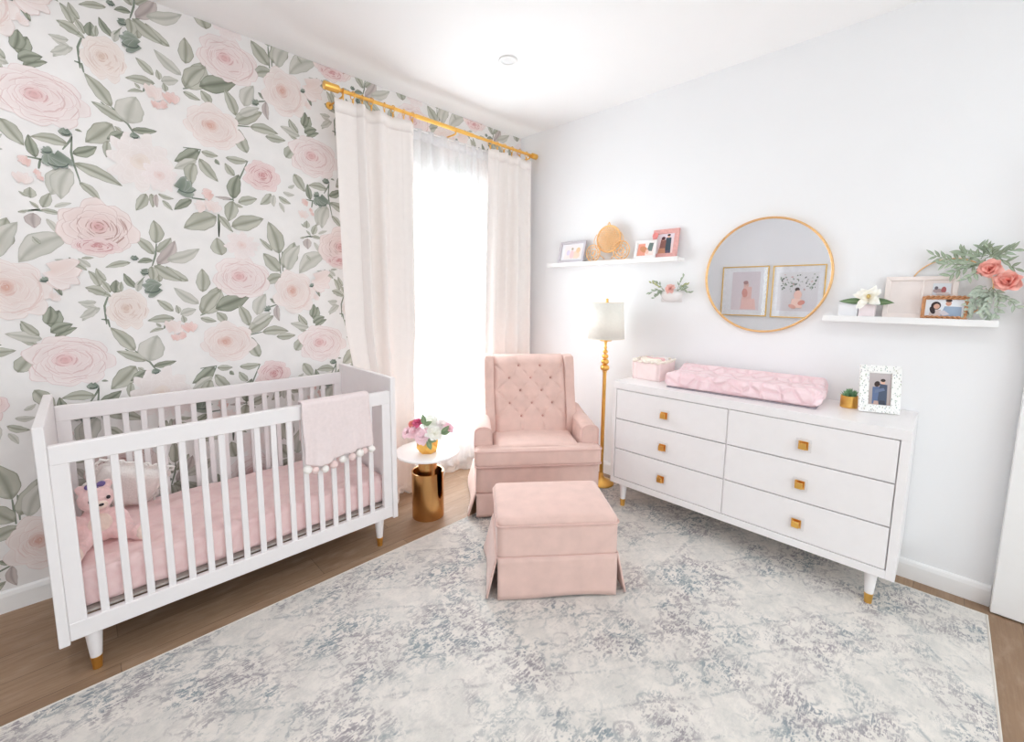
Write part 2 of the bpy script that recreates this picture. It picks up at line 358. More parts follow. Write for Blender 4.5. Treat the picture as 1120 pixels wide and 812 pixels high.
# windows
def window(name,x0,x1,z0,z1,y0,y1,bars):
    m=MB(); t=0.045
    m.box(x0,x0+t,y0,y1,z0,z1).box(x1-t,x1,y0,y1,z0,z1).box(x0+t,x1-t,y0,y1,z0,z0+t).box(x0+t,x1-t,y0,y1,z1-t,z1)
    for a in bars: m.box(a-0.02,a+0.02,y0+0.005,y1-0.005,z0+t,z1-t)
    o=struct(m.build(name,TRIM)); 
    sub(MB().box(x0+t,x1-t,(y0+y1)/2-0.003,(y0+y1)/2+0.003,z0+t,z1-t),'window_glass',GLASS,o)
    return o
window('window_1',WX0,WX1,WZ0,WZ1,YW+0.03,YW+0.08,[])
window('window_2',BX0,BX1,BZ0,BZ1,YB-0.09,YB-0.03,[0.1,1.3])  # rear window added out of view, a source of frontal fill
# recessed light in the ceiling
t=thing('recessed_downlight','small round white recessed light in the ceiling','ceiling light',(1.95,2.02,CEIL))
MB().lathe([(0.038,0.0),(0.055,-0.001),(0.058,-0.006),(0.05,-0.010),(0.040,-0.008),(0.038,0.0)],(1.95,2.02,CEIL),32,cap=False).build('trim_ring',TRIM,t,smooth=True)
MB().lathe([(0.0,-0.002),(0.041,-0.002),(0.041,-0.004),(0,-0.004)],(1.95,2.02,CEIL),32,cap=False).build('lens',mat('frosted_lens',(225,225,225),rough=0.6),t)

SKY=3.4; P_FRONT=120.0; P_BACK_FILL=30.0; P_DOWN_FILL=9.0; EXPO=-0.54  # back and down powers feed the added fill lights
WP_LEAVES= [(0.108,2.591,0.027,2.616,0.3,0),(0.107,2.609,0.072,2.675,0.3,0),(0.124,2.606,0.131,2.672,0.6,2),(0.145,2.615,0.15,2.664,0.4,0),(0.203,2.634,0.161,2.706,0.35,2),(0.207,2.616,0.232,2.678,0.4,1),(0.208,2.648,0.241,2.694,0.12,2),(0.054,2.536,-0.001,2.554,0.35,1),(0.064,2.537,-0.003,2.474,0.35,1),(-0.098,2.4,-0.021,2.445,0.36,2),(-0.102,2.445,-0.074,2.528,0.6,2),(0.297,2.665,0.302,2.739,0.45,0),(0.419,2.674,0.328,2.749,0.33,0),(0.458,2.552,0.353,2.639,0.33,1),(0.344,2.514,0.28,2.575,0.38,0),(0.347,2.477,0.234,2.467,0.33,0),(0.366,2.501,0.358,2.546,0.5,0),(0.372,2.496,0.444,2.523,0.5,1),(0.386,2.452,0.38,2.491,0.6,0),(0.288,2.434,0.268,2.455,0.5,0),(0.299,2.424,0.238,2.405,0.25,0),(0.176,2.317,0.092,2.441,0.34,0),(0.217,2.261,0.106,2.322,0.32,0),(0.228,2.258,0.269,2.391,0.7,1),(0.241,2.231,0.34,2.249,0.3,2),(0.173,2.24,0.072,2.132,0.5,0),(0.218,2.212,0.147,2.164,0.42,2),(0.149,2.158,0.14,2.079,0.34,0),(0.202,2.211,0.18,2.232,0.6,0),(-0.013,2.162,0.026,2.147,0.5,2),(0.042,2.18,0.066,2.176,0.4,2),(0.015,2.109,-0.101,2.115,0.36,0),(-0.091,2.029,-0.106,2.123,0.36,2),(0.026,2.07,0.111,2.122,0.42,2),(0.026,2.031,0.189,1.956,0.27,0),(-0.007,1.999,-0.057,1.875,0.52,1),(0.012,2.003,-0.028,1.86,0.45,1),(0.038,1.949,0.104,1.874,0.32,0),(-0.088,1.816,-0.06,1.884,0.45,0),(-0.052,1.824,0.006,1.849,0.27,1),(-0.096,1.805,-0.028,1.795,0.3,0),(-0.119,1.789,-0.12,1.723,0.7,3),(-0.163,1.787,-0.131,1.8,0.35,0),(-0.1,1.811,-0.126,1.839,0.35,0),(-0.121,1.852,-0.119,1.899,0.75,0),(-0.131,1.857,-0.155,1.877,0.35,0),(-0.081,1.769,-0.05,1.701,0.3,1),(0.275,1.936,0.23,1.847,0.4,0),(0.295,1.939,0.296,1.871,0.4,0),(0.315,1.939,0.314,1.873,0.3,3),(0.322,1.943,0.386,1.928,0.3,0),(0.337,1.913,0.376,1.867,0.34,0),(-0.027,1.701,-0.181,1.569,0.42,1),(-0.108,1.654,-0.13,1.687,0.5,0),(-0.027,1.581,-0.071,1.589,0.34,1),(-0.024,1.581,0.033,1.544,0.38,0),(-0.03,1.571,-0.038,1.531,0.6,0),(0.071,1.469,0.036,1.544,0.38,0),(0.191,1.591,0.096,1.561,0.27,0),(0.018,1.601,0.061,1.606,0.3,0),(0.285,1.637,0.209,1.721,0.36,0),(0.295,1.693,0.295,1.81,0.46,0),(0.298,1.649,0.36,1.728,0.42,0),(0.294,1.589,0.375,1.715,0.36,3),(0.278,1.607,0.217,1.592,0.4,2),(0.28,1.581,0.392,1.506,0.38,0),(0.27,1.577,0.27,1.495,0.45,0),(0.334,1.61,0.48,1.682,0.33,1),(-0.156,1.241,-0.199,1.303,0.5,2),(-0.155,1.203,-0.209,1.236,0.42,0),(-0.222,1.086,-0.185,1.162,0.5,0),(0.478,2.616,0.483,2.744,0.45,0),(0.467,2.498,0.558,2.652,0.52,0),(0.473,2.504,0.566,2.629,0.42,0),(0.531,2.523,0.713,2.608,0.4,2),(0.578,2.449,0.536,2.506,0.6,0),(0.459,2.475,0.533,2.454,0.36,0),(0.692,2.421,0.644,2.548,0.36,0),(0.735,2.484,0.789,2.61,0.46,1),(0.683,2.384,0.827,2.479,0.36,0),(0.707,2.429,0.813,2.498,0.33,1),(0.758,2.381,0.907,2.379,0.33,0),(0.835,2.349,0.946,2.352,0.36,0),(1.028,2.397,0.918,2.428,0.36,1),(1.02,2.412,0.969,2.483,0.36,0),(1.048,2.462,1.065,2.547,0.5,2),(1.055,2.425,1.131,2.462,0.5,2),(0.893,2.716,0.789,2.668,0.48,0),(0.846,2.553,0.81,2.581,0.5,2),(0.849,2.542,0.856,2.443,0.33,3),(1.106,2.593,1.071,2.684,0.2,2),(1.257,2.602,1.184,2.633,0.5,0),(1.218,2.564,1.154,2.564,0.4,1),(1.217,2.537,1.155,2.49,0.4,1),(1.211,2.729,1.171,2.768,0.4,1),(1.259,2.665,1.229,2.726,0.4,0),(0.735,2.233,0.702,2.355,0.46,0),(0.519,2.192,0.595,2.186,0.4,0),(0.507,2.155,0.587,2.049,0.36,0),(0.507,2.2,0.399,2.117,0.42,2),(0.494,2.145,0.396,2.08,0.36,1),(0.483,2.128,0.466,2.012,0.45,0),(0.58,2.167,0.599,2.141,0.6,2),(0.629,2.186,0.74,2.19,0.32,0),(0.666,2.095,0.624,2.157,0.46,0),(0.651,1.97,0.688,2.108,0.42,2),(0.675,1.953,0.774,1.989,0.42,0),(0.644,1.969,0.565,1.968,0.2,3),(0.651,1.958,0.622,1.842,0.5,0),(0.657,1.943,0.699,1.929,0.4,0),(0.461,1.936,0.382,1.872,0.36,2),(0.849,2.03,0.787,1.958,0.42,0),(0.865,2.024,0.861,1.956,0.45,1),(0.889,2.02,0.957,1.987,0.38,0),(0.891,1.986,0.917,1.93,0.34,1),(0.945,2.08,0.984,2.104,0.4,1),(0.915,2.049,0.981,2.043,0.36,1),(0.941,2.254,0.991,2.337,0.6,0),(0.983,2.169,1.043,2.071,0.45,0),(0.568,1.863,0.416,1.783,0.5,0),(0.635,1.815,0.802,1.88,0.42,0),(0.579,1.868,0.637,1.787,0.32,0),(0.58,1.653,0.561,1.748,0.7,0),(0.876,1.682,0.825,1.867,0.42,0),(0.84,1.697,0.773,1.764,0.26,0),(0.874,1.577,0.788,1.68,0.5,0),(0.892,1.6,0.967,1.76,0.46,0),(0.916,1.583,0.997,1.745,0.36,1)]
WP_STEMS= [[(0.139,2.329),(0.229,2.255),(0.255,2.204)],[(0.092,2.441),(0.087,2.477),(0.064,2.481)],[(0.176,2.317),(0.23,2.258)],[(-0.005,2.082),(0.022,2.127),(0.03,2.148)],[(0.03,2.148),(0.022,2.076),(0.026,2.031),(0.041,1.95)],[(-0.121,2.028),(-0.078,2.025),(-0.026,2.027)],[(-0.078,2.025),(-0.086,1.983)],[(-0.123,1.802),(-0.028,1.802)],[(-0.163,1.787),(-0.096,1.808)],[(0.298,1.693),(0.291,1.637),(0.273,1.577)],[(0.294,1.589),(0.334,1.614)],[(0.334,1.61),(0.29,1.579)],[(0.46,2.489),(0.531,2.523)],[(0.891,2.747),(0.893,2.866)],[(0.784,2.522),(0.853,2.547)],[(1.266,2.605),(1.245,2.545),(1.246,2.456)],[(0.441,2.196),(0.517,2.202),(0.494,2.153),(0.483,2.128)],[(0.462,1.944),(0.52,1.945)],[(0.602,1.958),(0.651,1.966),(0.654,1.958)],[(0.576,1.876),(0.572,1.756)],[(0.576,1.876),(0.641,1.787)],[(0.876,1.682),(0.878,1.564)],[(0.581,1.849),(0.572,1.753)],[(0.68,2.399),(0.689,2.37),(0.758,2.381)],[(0.736,2.189),(0.686,2.075),(0.651,1.966)],[(-0.02,1.602),(-0.024,1.581)],[(-0.11,1.498),(-0.095,1.485),(-0.071,1.446)],[(0.299,2.424),(0.306,2.447)]]
WP_ROSES= [(0.167,2.528,0.084,0.099,'peach'),(-0.056,2.288,0.156,0.128,'big'),(0.263,2.081,0.135,0.149,'peony'),(0.334,2.032,0.079,0.08,'peony2'),(0.087,1.746,0.146,0.138,'full'),(0.674,2.7,0.151,0.126,'big'),(0.68,1.714,0.087,0.083,'peony2'),(0.952,2.622,0.124,0.138,'salmon'),(0.584,2.332,0.138,0.116,'salmon'),(0.808,2.122,0.099,0.086,'pink'),(1.238,2.829,0.091,0.04,'pink')]
WP_BUDS= [(-0.127,2.008,0.018,1),(-0.091,1.966,0.011,1),(-0.085,1.943,0.01,1),(-0.137,1.936,0.024,0),(0.344,2.435,0.034,0),(0.408,2.43,0.027,1),(0.346,2.377,0.017,1),(0.373,2.385,0.016,1),(-0.067,1.493,0.032,0),(-0.082,1.422,0.018,0),(0.532,1.974,0.024,1),(0.495,1.907,0.025,0),(0.555,1.916,0.031,0),(1.124,2.693,0.057,0),(0.263,2.635,0.036,2),(-0.026,2.027,0.038,2),(-0.056,2.067,0.016,2),(0.44,1.993,0.04,2),(0.242,2.714,0.015,2),(0.25,2.203,0.014,2),(0.01,2.159,0.016,2),(0.207,1.613,0.012,2),(-0.11,1.498,0.012,2),(0.792,2.521,0.016,2)]
# ---------------------------------------------------------------- printed wallpaper (pattern of one 1.165 x 1.168 m repeat, laid over the wall)
TX,TZ=1.165,1.168
LC={0:((171,171,158),(199,198,187),(130,132,116)),1:((194,193,184),(210,207,200),(166,166,155)),2:((140,144,129),(170,173,159),(100,105,92)),3:((184,172,169),(204,194,190),(156,145,141))}
def cc(t): return L3(*t)
BGW=(234,229,227)
RT_SOFT=0.34
def hsh(*a): return random.Random(repr(a))
wp=MB()
wp.box(XL,XW-0.001,YW-0.0012,YW-0.0002,0.09,CEIL-0.001,cc((234,231,229)))
# keep the paper off the window opening
wp=wall_with_hole(XL,XW-0.001,0.09,CEIL-0.001,WX0,WX1,WZ0,WZ1,'y',YW-0.0012,YW-0.0002); wp.c=[cc((235,232,230))]*len(wp.v)
def put(pts,faces,cols,lay):
    y=YW-0.0014-lay
    vs=[(min(max(x,XL+0.001),XW-0.002),y,min(max(z,0.092),CEIL-0.002)) for x,z in pts]
    wp.add(vs,faces,cols)
def leaf2(bx,bz,tx,tz,w,tone,lay,dx,dz):
    r=hsh(bx,bz,tone); n=13; L=math.hypot(tx-bx,tz-bz); ux,uz=(tx-bx)/L,(tz-bz)/L; nx,nz=-uz,ux
    bend=r.uniform(-0.10,0.10)*L; base,lite,edge=[cc(c) for c in LC[tone]]; flip=r.random()<0.5
    pts=[];cols=[];fs=[]
    for i in range(n+1):
        t=i/n; h=0.56*w*L*(math.sin(PI*min(1,t**0.82))**0.85 if 0<t<1 else 0); h*=1+0.05*math.sin(t*19+bx*40)
        cx=bx+ux*L*t+nx*bend*math.sin(PI*t); cz=bz+uz*L*t+nz*bend*math.sin(PI*t)
        for j,s in enumerate((-1,-0.86,-0.4,-0.04,0.04,0.45,0.88,1)):
            pts.append((cx+nx*h*s+dx,cz+nz*h*s+dz))
            side=(s<0)!=flip
            c=mixc(base,lite,0.75 if side else 0.25)
            c=mixc(c,lite,0.5*abs(math.sin(3*t+bx*9))*(abs(s)<0.6))
            if abs(s)>0.95: c=mixc(edge,base,0.25)
            if abs(s)<0.1: c=mixc(edge,base,0.5)
            if t<0.15 or t>0.92: c=mixc(c,edge,0.5)
            cols.append(c)
    for i in range(n):
        for j in range(7): fs.append((i*8+j,i*8+j+1,(i+1)*8+j+1,(i+1)*8+j))
    put(pts,fs,cols,lay)
def stroke(P,w0,col,lay,dx=0,dz=0):
    pts=[];fs=[]
    n=len(P)
    for i,(x,z) in enumerate(P):
        a=P[max(0,i-1)];b=P[min(n-1,i+1)]; l=math.hypot(b[0]-a[0],b[1]-a[1])+1e-9; nx,nz=-(b[1]-a[1])/l,(b[0]-a[0])/l
        k=w0*(0.45+0.55*math.sin(PI*(i+0.4)/(n-0.2)))
        pts+=[(x+nx*k+dx,z+nz*k+dz),(x-nx*k+dx,z-nz*k+dz)]
    for i in range(n-1): fs.append((2*i,2*i+1,2*i+3,2*i+2))
    put(pts,fs,[col]*len(pts),lay)
def petal(cx,cz,a,L,W,rot0,fill,rim,core,lay,dx,dz,rx=1,rz=1,seed=0):
    # petal whose base is at (cx,cz), pointing along a; outer edge ruffled, drawn with a thin darker rim
    r=random.Random(seed); n=15; ph=r.uniform(0,6); pts=[(cx+dx,cz+dz)];cols=[core]; ux,uz=math.cos(a),math.sin(a)
    rings=((0.45,mixc(core,fill,0.6)),(0.8,fill),(0.955,mixc(fill,(1,1,1),0.15)),(1.0,rim))
    for q,c in rings:
        for i in range(n):
            b=-PI/2*1.02+PI*1.02*i/(n-1)
            e=1+0.055*math.sin(3*b+ph)+0.03*math.sin(7*b+ph*2)
            lx=(math.cos(b)**0.72 if math.cos(b)>0 else 0)*L*e*q; ly=math.sin(b)*W*e*q
            x=ux*lx-uz*ly; z=uz*lx+ux*ly
            pts.append((cx+x*rx+dx,cz+z*rz+dz)); cols.append(mixc(c,core,0.25*max(0,1-q*1.2)))
    fs=[(0,1+i,2+i) for i in range(n-1)]
    for k in range(3):
        for i in range(n-1): fs.append((1+k*n+i,1+(k+1)*n+i,2+(k+1)*n+i,2+k*n+i))
    put(pts,fs,cols,lay)
RT={'big':((233,219,216),(208,172,170),(220,176,176),(228,206,204)),'full':((233,214,209),(180,144,136),(214,168,168),(224,194,189)),'peach':((232,219,211),(212,188,178),(216,192,178),(226,208,199)),
    'peony':((234,225,222),(225,209,205),(226,208,192),(229,215,210)),'peony2':((235,223,221),(226,204,202),(222,188,180),(230,212,210)),'salmon':((234,221,216),(220,194,188),(208,158,142),(226,206,199)),'pink':((231,203,201),(198,146,146),(210,160,160),(222,184,183))}
def rose(cx,cz,rx,rz,kind,lay,dx,dz):
    fill,rim,core,mid=[cc(c) for c in RT[kind]]; fill=mixc(fill,cc(BGW),RT_SOFT); mid=mixc(mid,cc(BGW),RT_SOFT); r=hsh(cx,cz); R0=(rx+rz)/2; ex,ez=rx/R0,rz/R0
    pe=kind.startswith('peony'); k=0; a0=r.uniform(0,6)
    spec=[(7,0.30,0.74,0.44),(6,0.22,0.64,0.40),(6,0.14,0.52,0.34),(5,0.08,0.42,0.28)]
    if pe: spec=[(11,0.28,0.72,0.24),(10,0.22,0.62,0.22),(9,0.16,0.50,0.19),(8,0.10,0.38,0.15),(7,0.05,0.26,0.12)]
    for li,(n,off,L,W) in enumerate(spec):
        for i in range(n):
            a=a0+li*0.7+2*PI*i/n+r.uniform(-0.12,0.12)
            f=mixc(fill,mid,min(1,li*(0.18 if pe else 0.26)+r.uniform(0,0.2)))
            rm=mixc(rim,f,0.62 if pe else 0.42-0.08*li+ r.uniform(0,0.2))
            petal(cx+math.cos(a)*off*R0*ex,cz+math.sin(a)*off*R0*ez,a,L*R0*r.uniform(0.9,1.08),W*R0*r.uniform(0.95,1.1),0,f,rm,mixc(mid,fill,0.45 if pe else 0.2),lay+k*0.0000075,dx,dz,ex,ez,seed=r.random()); k+=1
    # cupped heart: overlapping crescents
    hc=(cx-0.12*rx,cz+0.06*rz) if kind in('big','salmon','peach') else (cx,cz+0.05*rz)
    for j in range(7 if not pe else 5):
        q=0.30*(1-j/8.5); a=a0+j*2.2
        f=mixc(mid,core,min(1,0.15+j*0.13)) if not pe else mixc(mid,core,0.3)
        px,pz=hc[0]+math.cos(a)*0.05*rx,hc[1]+math.sin(a)*0.05*rz
        petal(px-math.cos(a)*q*0.5*rx,pz-math.sin(a)*q*0.5*rz,a,q*1.3*R0,q*0.95*R0,0,f,mixc(rim,core,0.5),mixc(core,rim,0.3),lay+k*0.0000075,dx,dz,ex,ez,seed=j); k+=1
    if not pe:
        for j in range(7):
            q=0.05+0.035*j; a=a0+j*1.9; sp=1.7-0.1*j
            P=[(hc[0]+math.cos(a-sp/2+sp*i/7)*rx*q,hc[1]+math.sin(a-sp/2+sp*i/7)*rz*q) for i in range(8)]
            stroke(P,0.0026,mixc(rim,core,0.2),lay+k*0.0000075,dx,dz); k+=1
        # drawn contour strokes of the cupping petals
        for j in range(20):
            q=r.uniform(0.22,0.86); a=r.uniform(0,2*PI) if j>3 else -1.2+0.5*j; sp=r.uniform(0.5,1.1); P=[]
            for i in range(9):
                b=a-sp/2+sp*i/8; P.append((cx+math.cos(b)*rx*q,cz+math.sin(b)*rz*q*(1-0.1*math.sin(PI*i/8))))
            stroke(P,0.0024*(1.2 if j<4 else 0.7),mixc(rim,fill,0.15 if kind in('full','pink') else 0.35),lay+k*0.0000075,dx,dz); k+=1
def bud2(x,z,r,kind,lay,dx,dz):
    q=hsh(x,z); a=q.uniform(0,6)
    fill,rim,core={0:((236,225,222),(218,192,187),(228,208,202)),1:((233,209,204),(200,158,152),(222,184,177)),2:((150,158,146),(98,108,100),(118,128,118))}[kind]
    fill,rim,core=cc(fill),cc(rim),cc(core)
    for j in range(4):
        b=a+(j-1.5)*0.55
        petal(x-math.cos(a)*r*0.75,z-math.sin(a)*r*0.75,b,r*1.65,r*0.55,0,mixc(fill,core,0.15*j),rim,core,lay+j*0.000015,dx,dz,seed=j)
    if kind==2:
        P=[(x+r*0.9*math.cos(t)*1.0,z+r*0.62*math.sin(t)) for t in [i*0.35-2.6 for i in range(8)]]; stroke(P,0.003,cc((92,102,96)),lay+0.00006,dx,dz)
def near_opening(x,z,m): return WX0-m<x<WX1+m and WZ0-m<z<WZ1+m
random.seed(3)
for ix in range(-2,4):
    for iz in range(-3,3):
        dx,dz=ix*TX,iz*TZ
        def ok(x,z,m=0.12):
            x+=dx;z+=dz
            return XL-m*0.9<x<XW+m*0.9 and -m<z<CEIL+m*0.95 and not near_opening(x,z,m) and not(x<-0.75 and False)
        for P in WP_STEMS:
            mx=sum(p[0] for p in P)/len(P); mz=sum(p[1] for p in P)/len(P)
            if ok(mx,mz,0.08):
                Q=[]
                for a,b in zip(P,P[1:]): Q+=[(a[0]+(b[0]-a[0])*t/3,a[1]+(b[1]-a[1])*t/3) for t in range(3)]
                Q.append(P[-1]); stroke(Q,0.0042,cc((132,140,126)),0.0001,dx,dz)
        for i,(a,b,c,d,w,t) in enumerate(WP_LEAVES):
            if ok((a+c)/2,(b+d)/2,0.10): leaf2(a,b,c,d,w,t,0.0002+i*0.000006+(ix%2)*0.000003,dx,dz)
        for i,(x,z,rx,rz,kd) in enumerate(WP_ROSES):
            if ok(x,z,max(rx,rz)): rose(x,z,rx*0.97,rz*0.97,kd,0.0009+(i%4)*0.00055+i*0.0000031,dx,dz)
        for i,(x,z,r,kd) in enumerate(WP_BUDS):
            if ok(x,z,r): bud2(x,z,r*1.05,kd,0.0034+i*0.00007,dx,dz)
wpo=wp.build('wallpaper',PAPER,wl,world=False); wpo['label']='pale wallpaper printed with blush roses and sage leaves'
# ---------------------------------------------------------------- rug
m=MB(); 
ro=thing('area_rug','large faded grey and cream medallion rug under the pink seat and dresser','rug',(1.195,0.92,0))
m.soft(-0.45,2.84,-0.25,2.085,0.0,0.012,r=0.006,n=8).build('pile',RUGM,ro)
bpy.data.objects['pile'].matrix_parent_inverse=Matrix.Translation((-1.195,-0.92,0))
m=MB(); m.tube([(-0.45,2.085,0.006),(2.84,2.085,0.006),(2.84,-0.25,0.006),(-0.45,-0.25,0.006)],0.0065,8,closed=True).build('bound_edge',mat('rug_binding',(214,208,200),rough=1),ro)
RZ=0.012

# ---------------------------------------------------------------- crib
def tapered_leg(par,x,y,z0,z1,r0,r1,capz,mw,lean=(0,0),cap=GOLD):
    def P(z): t=(z-z0)/(z1-z0); return x+lean[0]*t,y+lean[1]*t,r0+(r1-r0)*t
    def seg(za,zb,extra,n=24):
        a=MB(); vs=[];fs=[]
        for z in (za,zb):
            cx,cy,r=P(z)
            for k in range(n): vs.append((cx+(r+extra)*math.cos(2*PI*k/n),cy+(r+extra)*math.sin(2*PI*k/n),z))
        fs=[(k,(k+1)%n,n+(k+1)%n,n+k) for k in range(n)]+[tuple(range(n))[::-1],tuple(range(n,2*n))]
        return a.add(vs,fs)
    o=seg(z0+capz,z1,0).build('leg',mw,par,bevel=0.001)
    c=sub(seg(z0,z0+capz+0.002,0.0008),'leg_cap',cap,o,bevel=0.001); c['label']='gold metal leg tip'
    return o
CX0,CX1,CY0,CY1=-0.155,1.22,2.165,2.835
crib=thing('baby_crib','white spindle baby crib with gold-tipped legs against the floral wallpaper','crib',((CX0+CX1)/2,(CY0+CY1)/2,0))
for x0 in (CX0,CX1-0.03):
    MB().box(x0,x0+0.03,CY0-0.008,CY1,0.155,0.983).build('end_panel',CRIBW,crib,bevel=0.004)
XA,XB=CX0+0.03,CX1-0.03
MB().box(XA,XB,CY0,CY0+0.03,0.836,0.908).build('top_rail',CRIBW,crib,bevel=0.005)
MB().box(XA,XB,CY0,CY0+0.03,0.163,0.232).build('bottom_rail',CRIBW,crib,bevel=0.004)
MB().box(XA,XB,CY1-0.03,CY1,0.855,0.928).build('top_rail',CRIBW,crib,bevel=0.005)
MB().box(XA,XB,CY1-0.03,CY1,0.163,0.232).build('bottom_rail',CRIBW,crib,bevel=0.004)
for y0,zt in ((CY0+0.002,0.838),(CY1-0.028,0.858)):
    MB().box(XA,XA+0.05,y0,y0+0.026,0.23,zt).build('stile',CRIBW,crib,bevel=0.003)
    MB().box(XB-0.05,XB,y0,y0+0.026,0.23,zt).build('stile',CRIBW,crib,bevel=0.003)
    for i in range(17):
        x=-0.025+i*0.0686
        MB().prism([(x-0.0125,y0+0.005),(x+0.0125,y0+0.005),(x+0.0125,y0+0.021),(x-0.0125,y0+0.021)],'z',0.228,zt+0.002).build('spindle',CRIBW,crib,bevel=0.004)
MB().box(XA,XB,CY0+0.034,CY1-0.034,0.235,0.244).build('mattress_support',SLATC,crib)
for x in (-0.068,1.118):
    for y,s in ((CY0+0.035,-1),(CY1-0.045,1)):
        tapered_leg(crib,x+0.004,y,0.0,0.17,0.0135,0.027,0.05,CRIBW,lean=(0.0,0.0))
# mattress in fitted quilted sheet
def qf(p,A,B,D):
    if abs(D)>0.98: p.z+=0.0035*math.sin(p.x*38+2*math.sin(p.y*21))*math.sin(p.y*33+1.3*math.sin(p.x*17))
    if abs(B)>0.95: p.y+=0.004*math.sin(p.x*52+math.sin(p.x*11)*2)*(1-D*D)
    return p
o=MB().soft(XA+0.012,XB-0.012,CY0+0.042,CY1-0.042,0.2445,0.405,r=0.035,n=44,bulge=(0,0,0.008),fn=qf).build('crib_mattress',QUILT,smooth=True)
tag(o,'crib mattress in a pink quilted fitted sheet inside the white crib','mattress')
MZ=0.412
# lacy pillow leaning on the back spindles
pc=Vector((0.085,2.68,MZ+0.128)); Mx=Matrix.Translation(pc)@(Euler((R(-62),R(2),R(-12))).to_matrix()@Euler((0,0,R(24))).to_matrix()).to_4x4()
m=MB().soft(-0.13,0.13,-0.13,0.13,-0.045,0.045,r=0.05,n=16,fn=lambda p,A,B,D:(p.x,p.y,p.z*(0.12+0.88*math.sqrt(max(0,(1-A**4)*(1-B**4)))))).xf(Mx)
pil=thing('lace_cushion','small square white lace cushion behind the pink plush bear','cushion',(0.085,2.68,MZ))
m.build('cushion_cover',LACE,pil,smooth=True)
m=MB(); pts=[]
for k in range(96):
    s=k/96*4; e=int(s); f=s-e; q=0.137
    x,y=[(-q+2*q*f,-q),(q,-q+2*q*f),(q-2*q*f,q),(-q,q-2*q*f)][e]
    w=0.006*math.sin(k*1.6); pts.append(Mx@Vector((x+w*(1 if e%2 else 0),y+w*(0 if e%2 else 1),0.004*math.sin(k*2.2))))
m.tube(pts,0.006,6,closed=True).build('ruffle_edge',LACE,pil,smooth=True)
# plush bear sitting at the left end
bear=thing('plush_bear','pink plush bear with cream paws sitting at the left end of the crib','soft toy',(-0.022,2.42,MZ-0.002),R(12))
bear.scale=(0.92,0.92,0.92)
def fuzz(mb,name,m_,par,vox=0.006):
    o=mb.build(name,m_,par,world=False,smooth=True)
    r_=o.modifiers.new('skin','REMESH'); r_.mode='VOXEL'; r_.voxel_size=vox; r_.use_smooth_shade=True
    s_=o.modifiers.new('soften','SMOOTH'); s_.iterations=5; s_.factor=0.6
    tx=bpy.data.textures.new('plush_nap','CLOUDS'); tx.noise_scale=0.012
    d_=o.modifiers.new('nap','DISPLACE'); d_.texture=tx; d_.strength=0.006; d_.mid_level=0.5; d_.texture_coords='LOCAL'
    return o
m=MB(); E=m.ellipsoid
E((0,0,0.085),(0.062,0.055,0.085)); E((0,-0.005,0.06),(0.07,0.062,0.062))                    # torso
E((0,-0.012,0.205),(0.062,0.057,0.058)); E((0,-0.035,0.185),(0.045,0.04,0.035))               # head, cheeks
E((-0.045,-0.002,0.258),(0.02,0.012,0.022)); E((0.045,-0.002,0.258),(0.02,0.012,0.022))        # ears
for s in (-1,1):
    m.tube([(s*0.05,-0.005,0.135),(s*0.078,-0.02,0.10),(s*0.084,-0.045,0.06)],[0.026,0.025,0.026],10); E((s*0.086,-0.05,0.05),(0.027,0.027,0.03))
    m.tube([(s*0.04,-0.02,0.04),(s*0.075,-0.08,0.038),(s*0.10,-0.125,0.034)],[0.036,0.034,0.030],10); E((s*0.105,-0.135,0.038),(0.032,0.028,0.04))
fuzz(m,'body',PLUSHP,bear)
m=MB(); m.ellipsoid((0,-0.032,0.085),(0.045,0.036,0.06)); fuzz(m,'tummy_patch',PLUSHC,bear,0.005)
m=MB(); m.ellipsoid((0,-0.068,0.190),(0.027,0.020,0.020)); mz=fuzz(m,'muzzle',PLUSHC,bear,0.004)
MB().ellipsoid((0,-0.088,0.197),(0.009,0.006,0.006)).build('nose',DARK,bear,smooth=True,world=False)
for s in (-1,1):
    MB().ellipsoid((s*0.030,-0.066,0.215),(0.0075,0.006,0.0085)).build('eye',DARK,bear,smooth=True,world=False)
    m=MB(); m.ellipsoid((s*0.112,-0.158,0.040),(0.029,0.016,0.036),rot=Euler((0,0,R(s*35))).to_matrix()); fuzz(m,'foot_pad',PLUSHC,bear,0.004)
    m=MB(); m.ellipsoid((s*0.088,-0.062,0.040),(0.022,0.020,0.02)); fuzz(m,'hand_pad',PLUSHC,bear,0.004)
m=MB(); m.ellipsoid((0,-0.02,0.267),(0.009,0.008,0.011)).ellipsoid((-0.020,-0.02,0.268),(0.016,0.008,0.013)).ellipsoid((0.020,-0.02,0.268),(0.016,0.008,0.013)).prism([(-0.006,0.262),(0.006,0.262),(0.02,0.246),(-0.02,0.246)],'y',-0.032,-0.022)
m.build('bow',PURPLE,bear,smooth=True,world=False)
# throw blanket over the front rail
def blanket(u,v):
    # u across x, v from inside bottom (0) over the rail to front bottom (1)
    x=0.716+0.342*u+0.004*math.sin(v*9)
    wav=0.003*math.sin(u*17+v*3)+0.002*math.sin(u*41)
    if v<0.30:
        t=v/0.30; return (x,CY0+0.044+0.003*math.sin(u*13),0.72+0.194*t)
    if v<0.42:
        t=(v-0.30)/0.12; a=PI*t; return (x,CY0+0.015+0.029*math.cos(a),0.914+0.008*math.sin(a)+0.001)
    t=(v-0.42)/0.58; drop=0.29+0.03*math.sin(u*PI*1.1+0.2)*(u<0.75)+0.012*math.sin(u*9)-0.025*max(0,u-0.3)
    return (x+0.012*t*(u-0.3),CY0-0.016-wav*t*2-0.004*t,0.914-drop*t)
bl=thing('throw_blanket','pale pink knitted baby blanket with pompom trim over the crib front rail','blanket',(0.887,CY0,0.60))
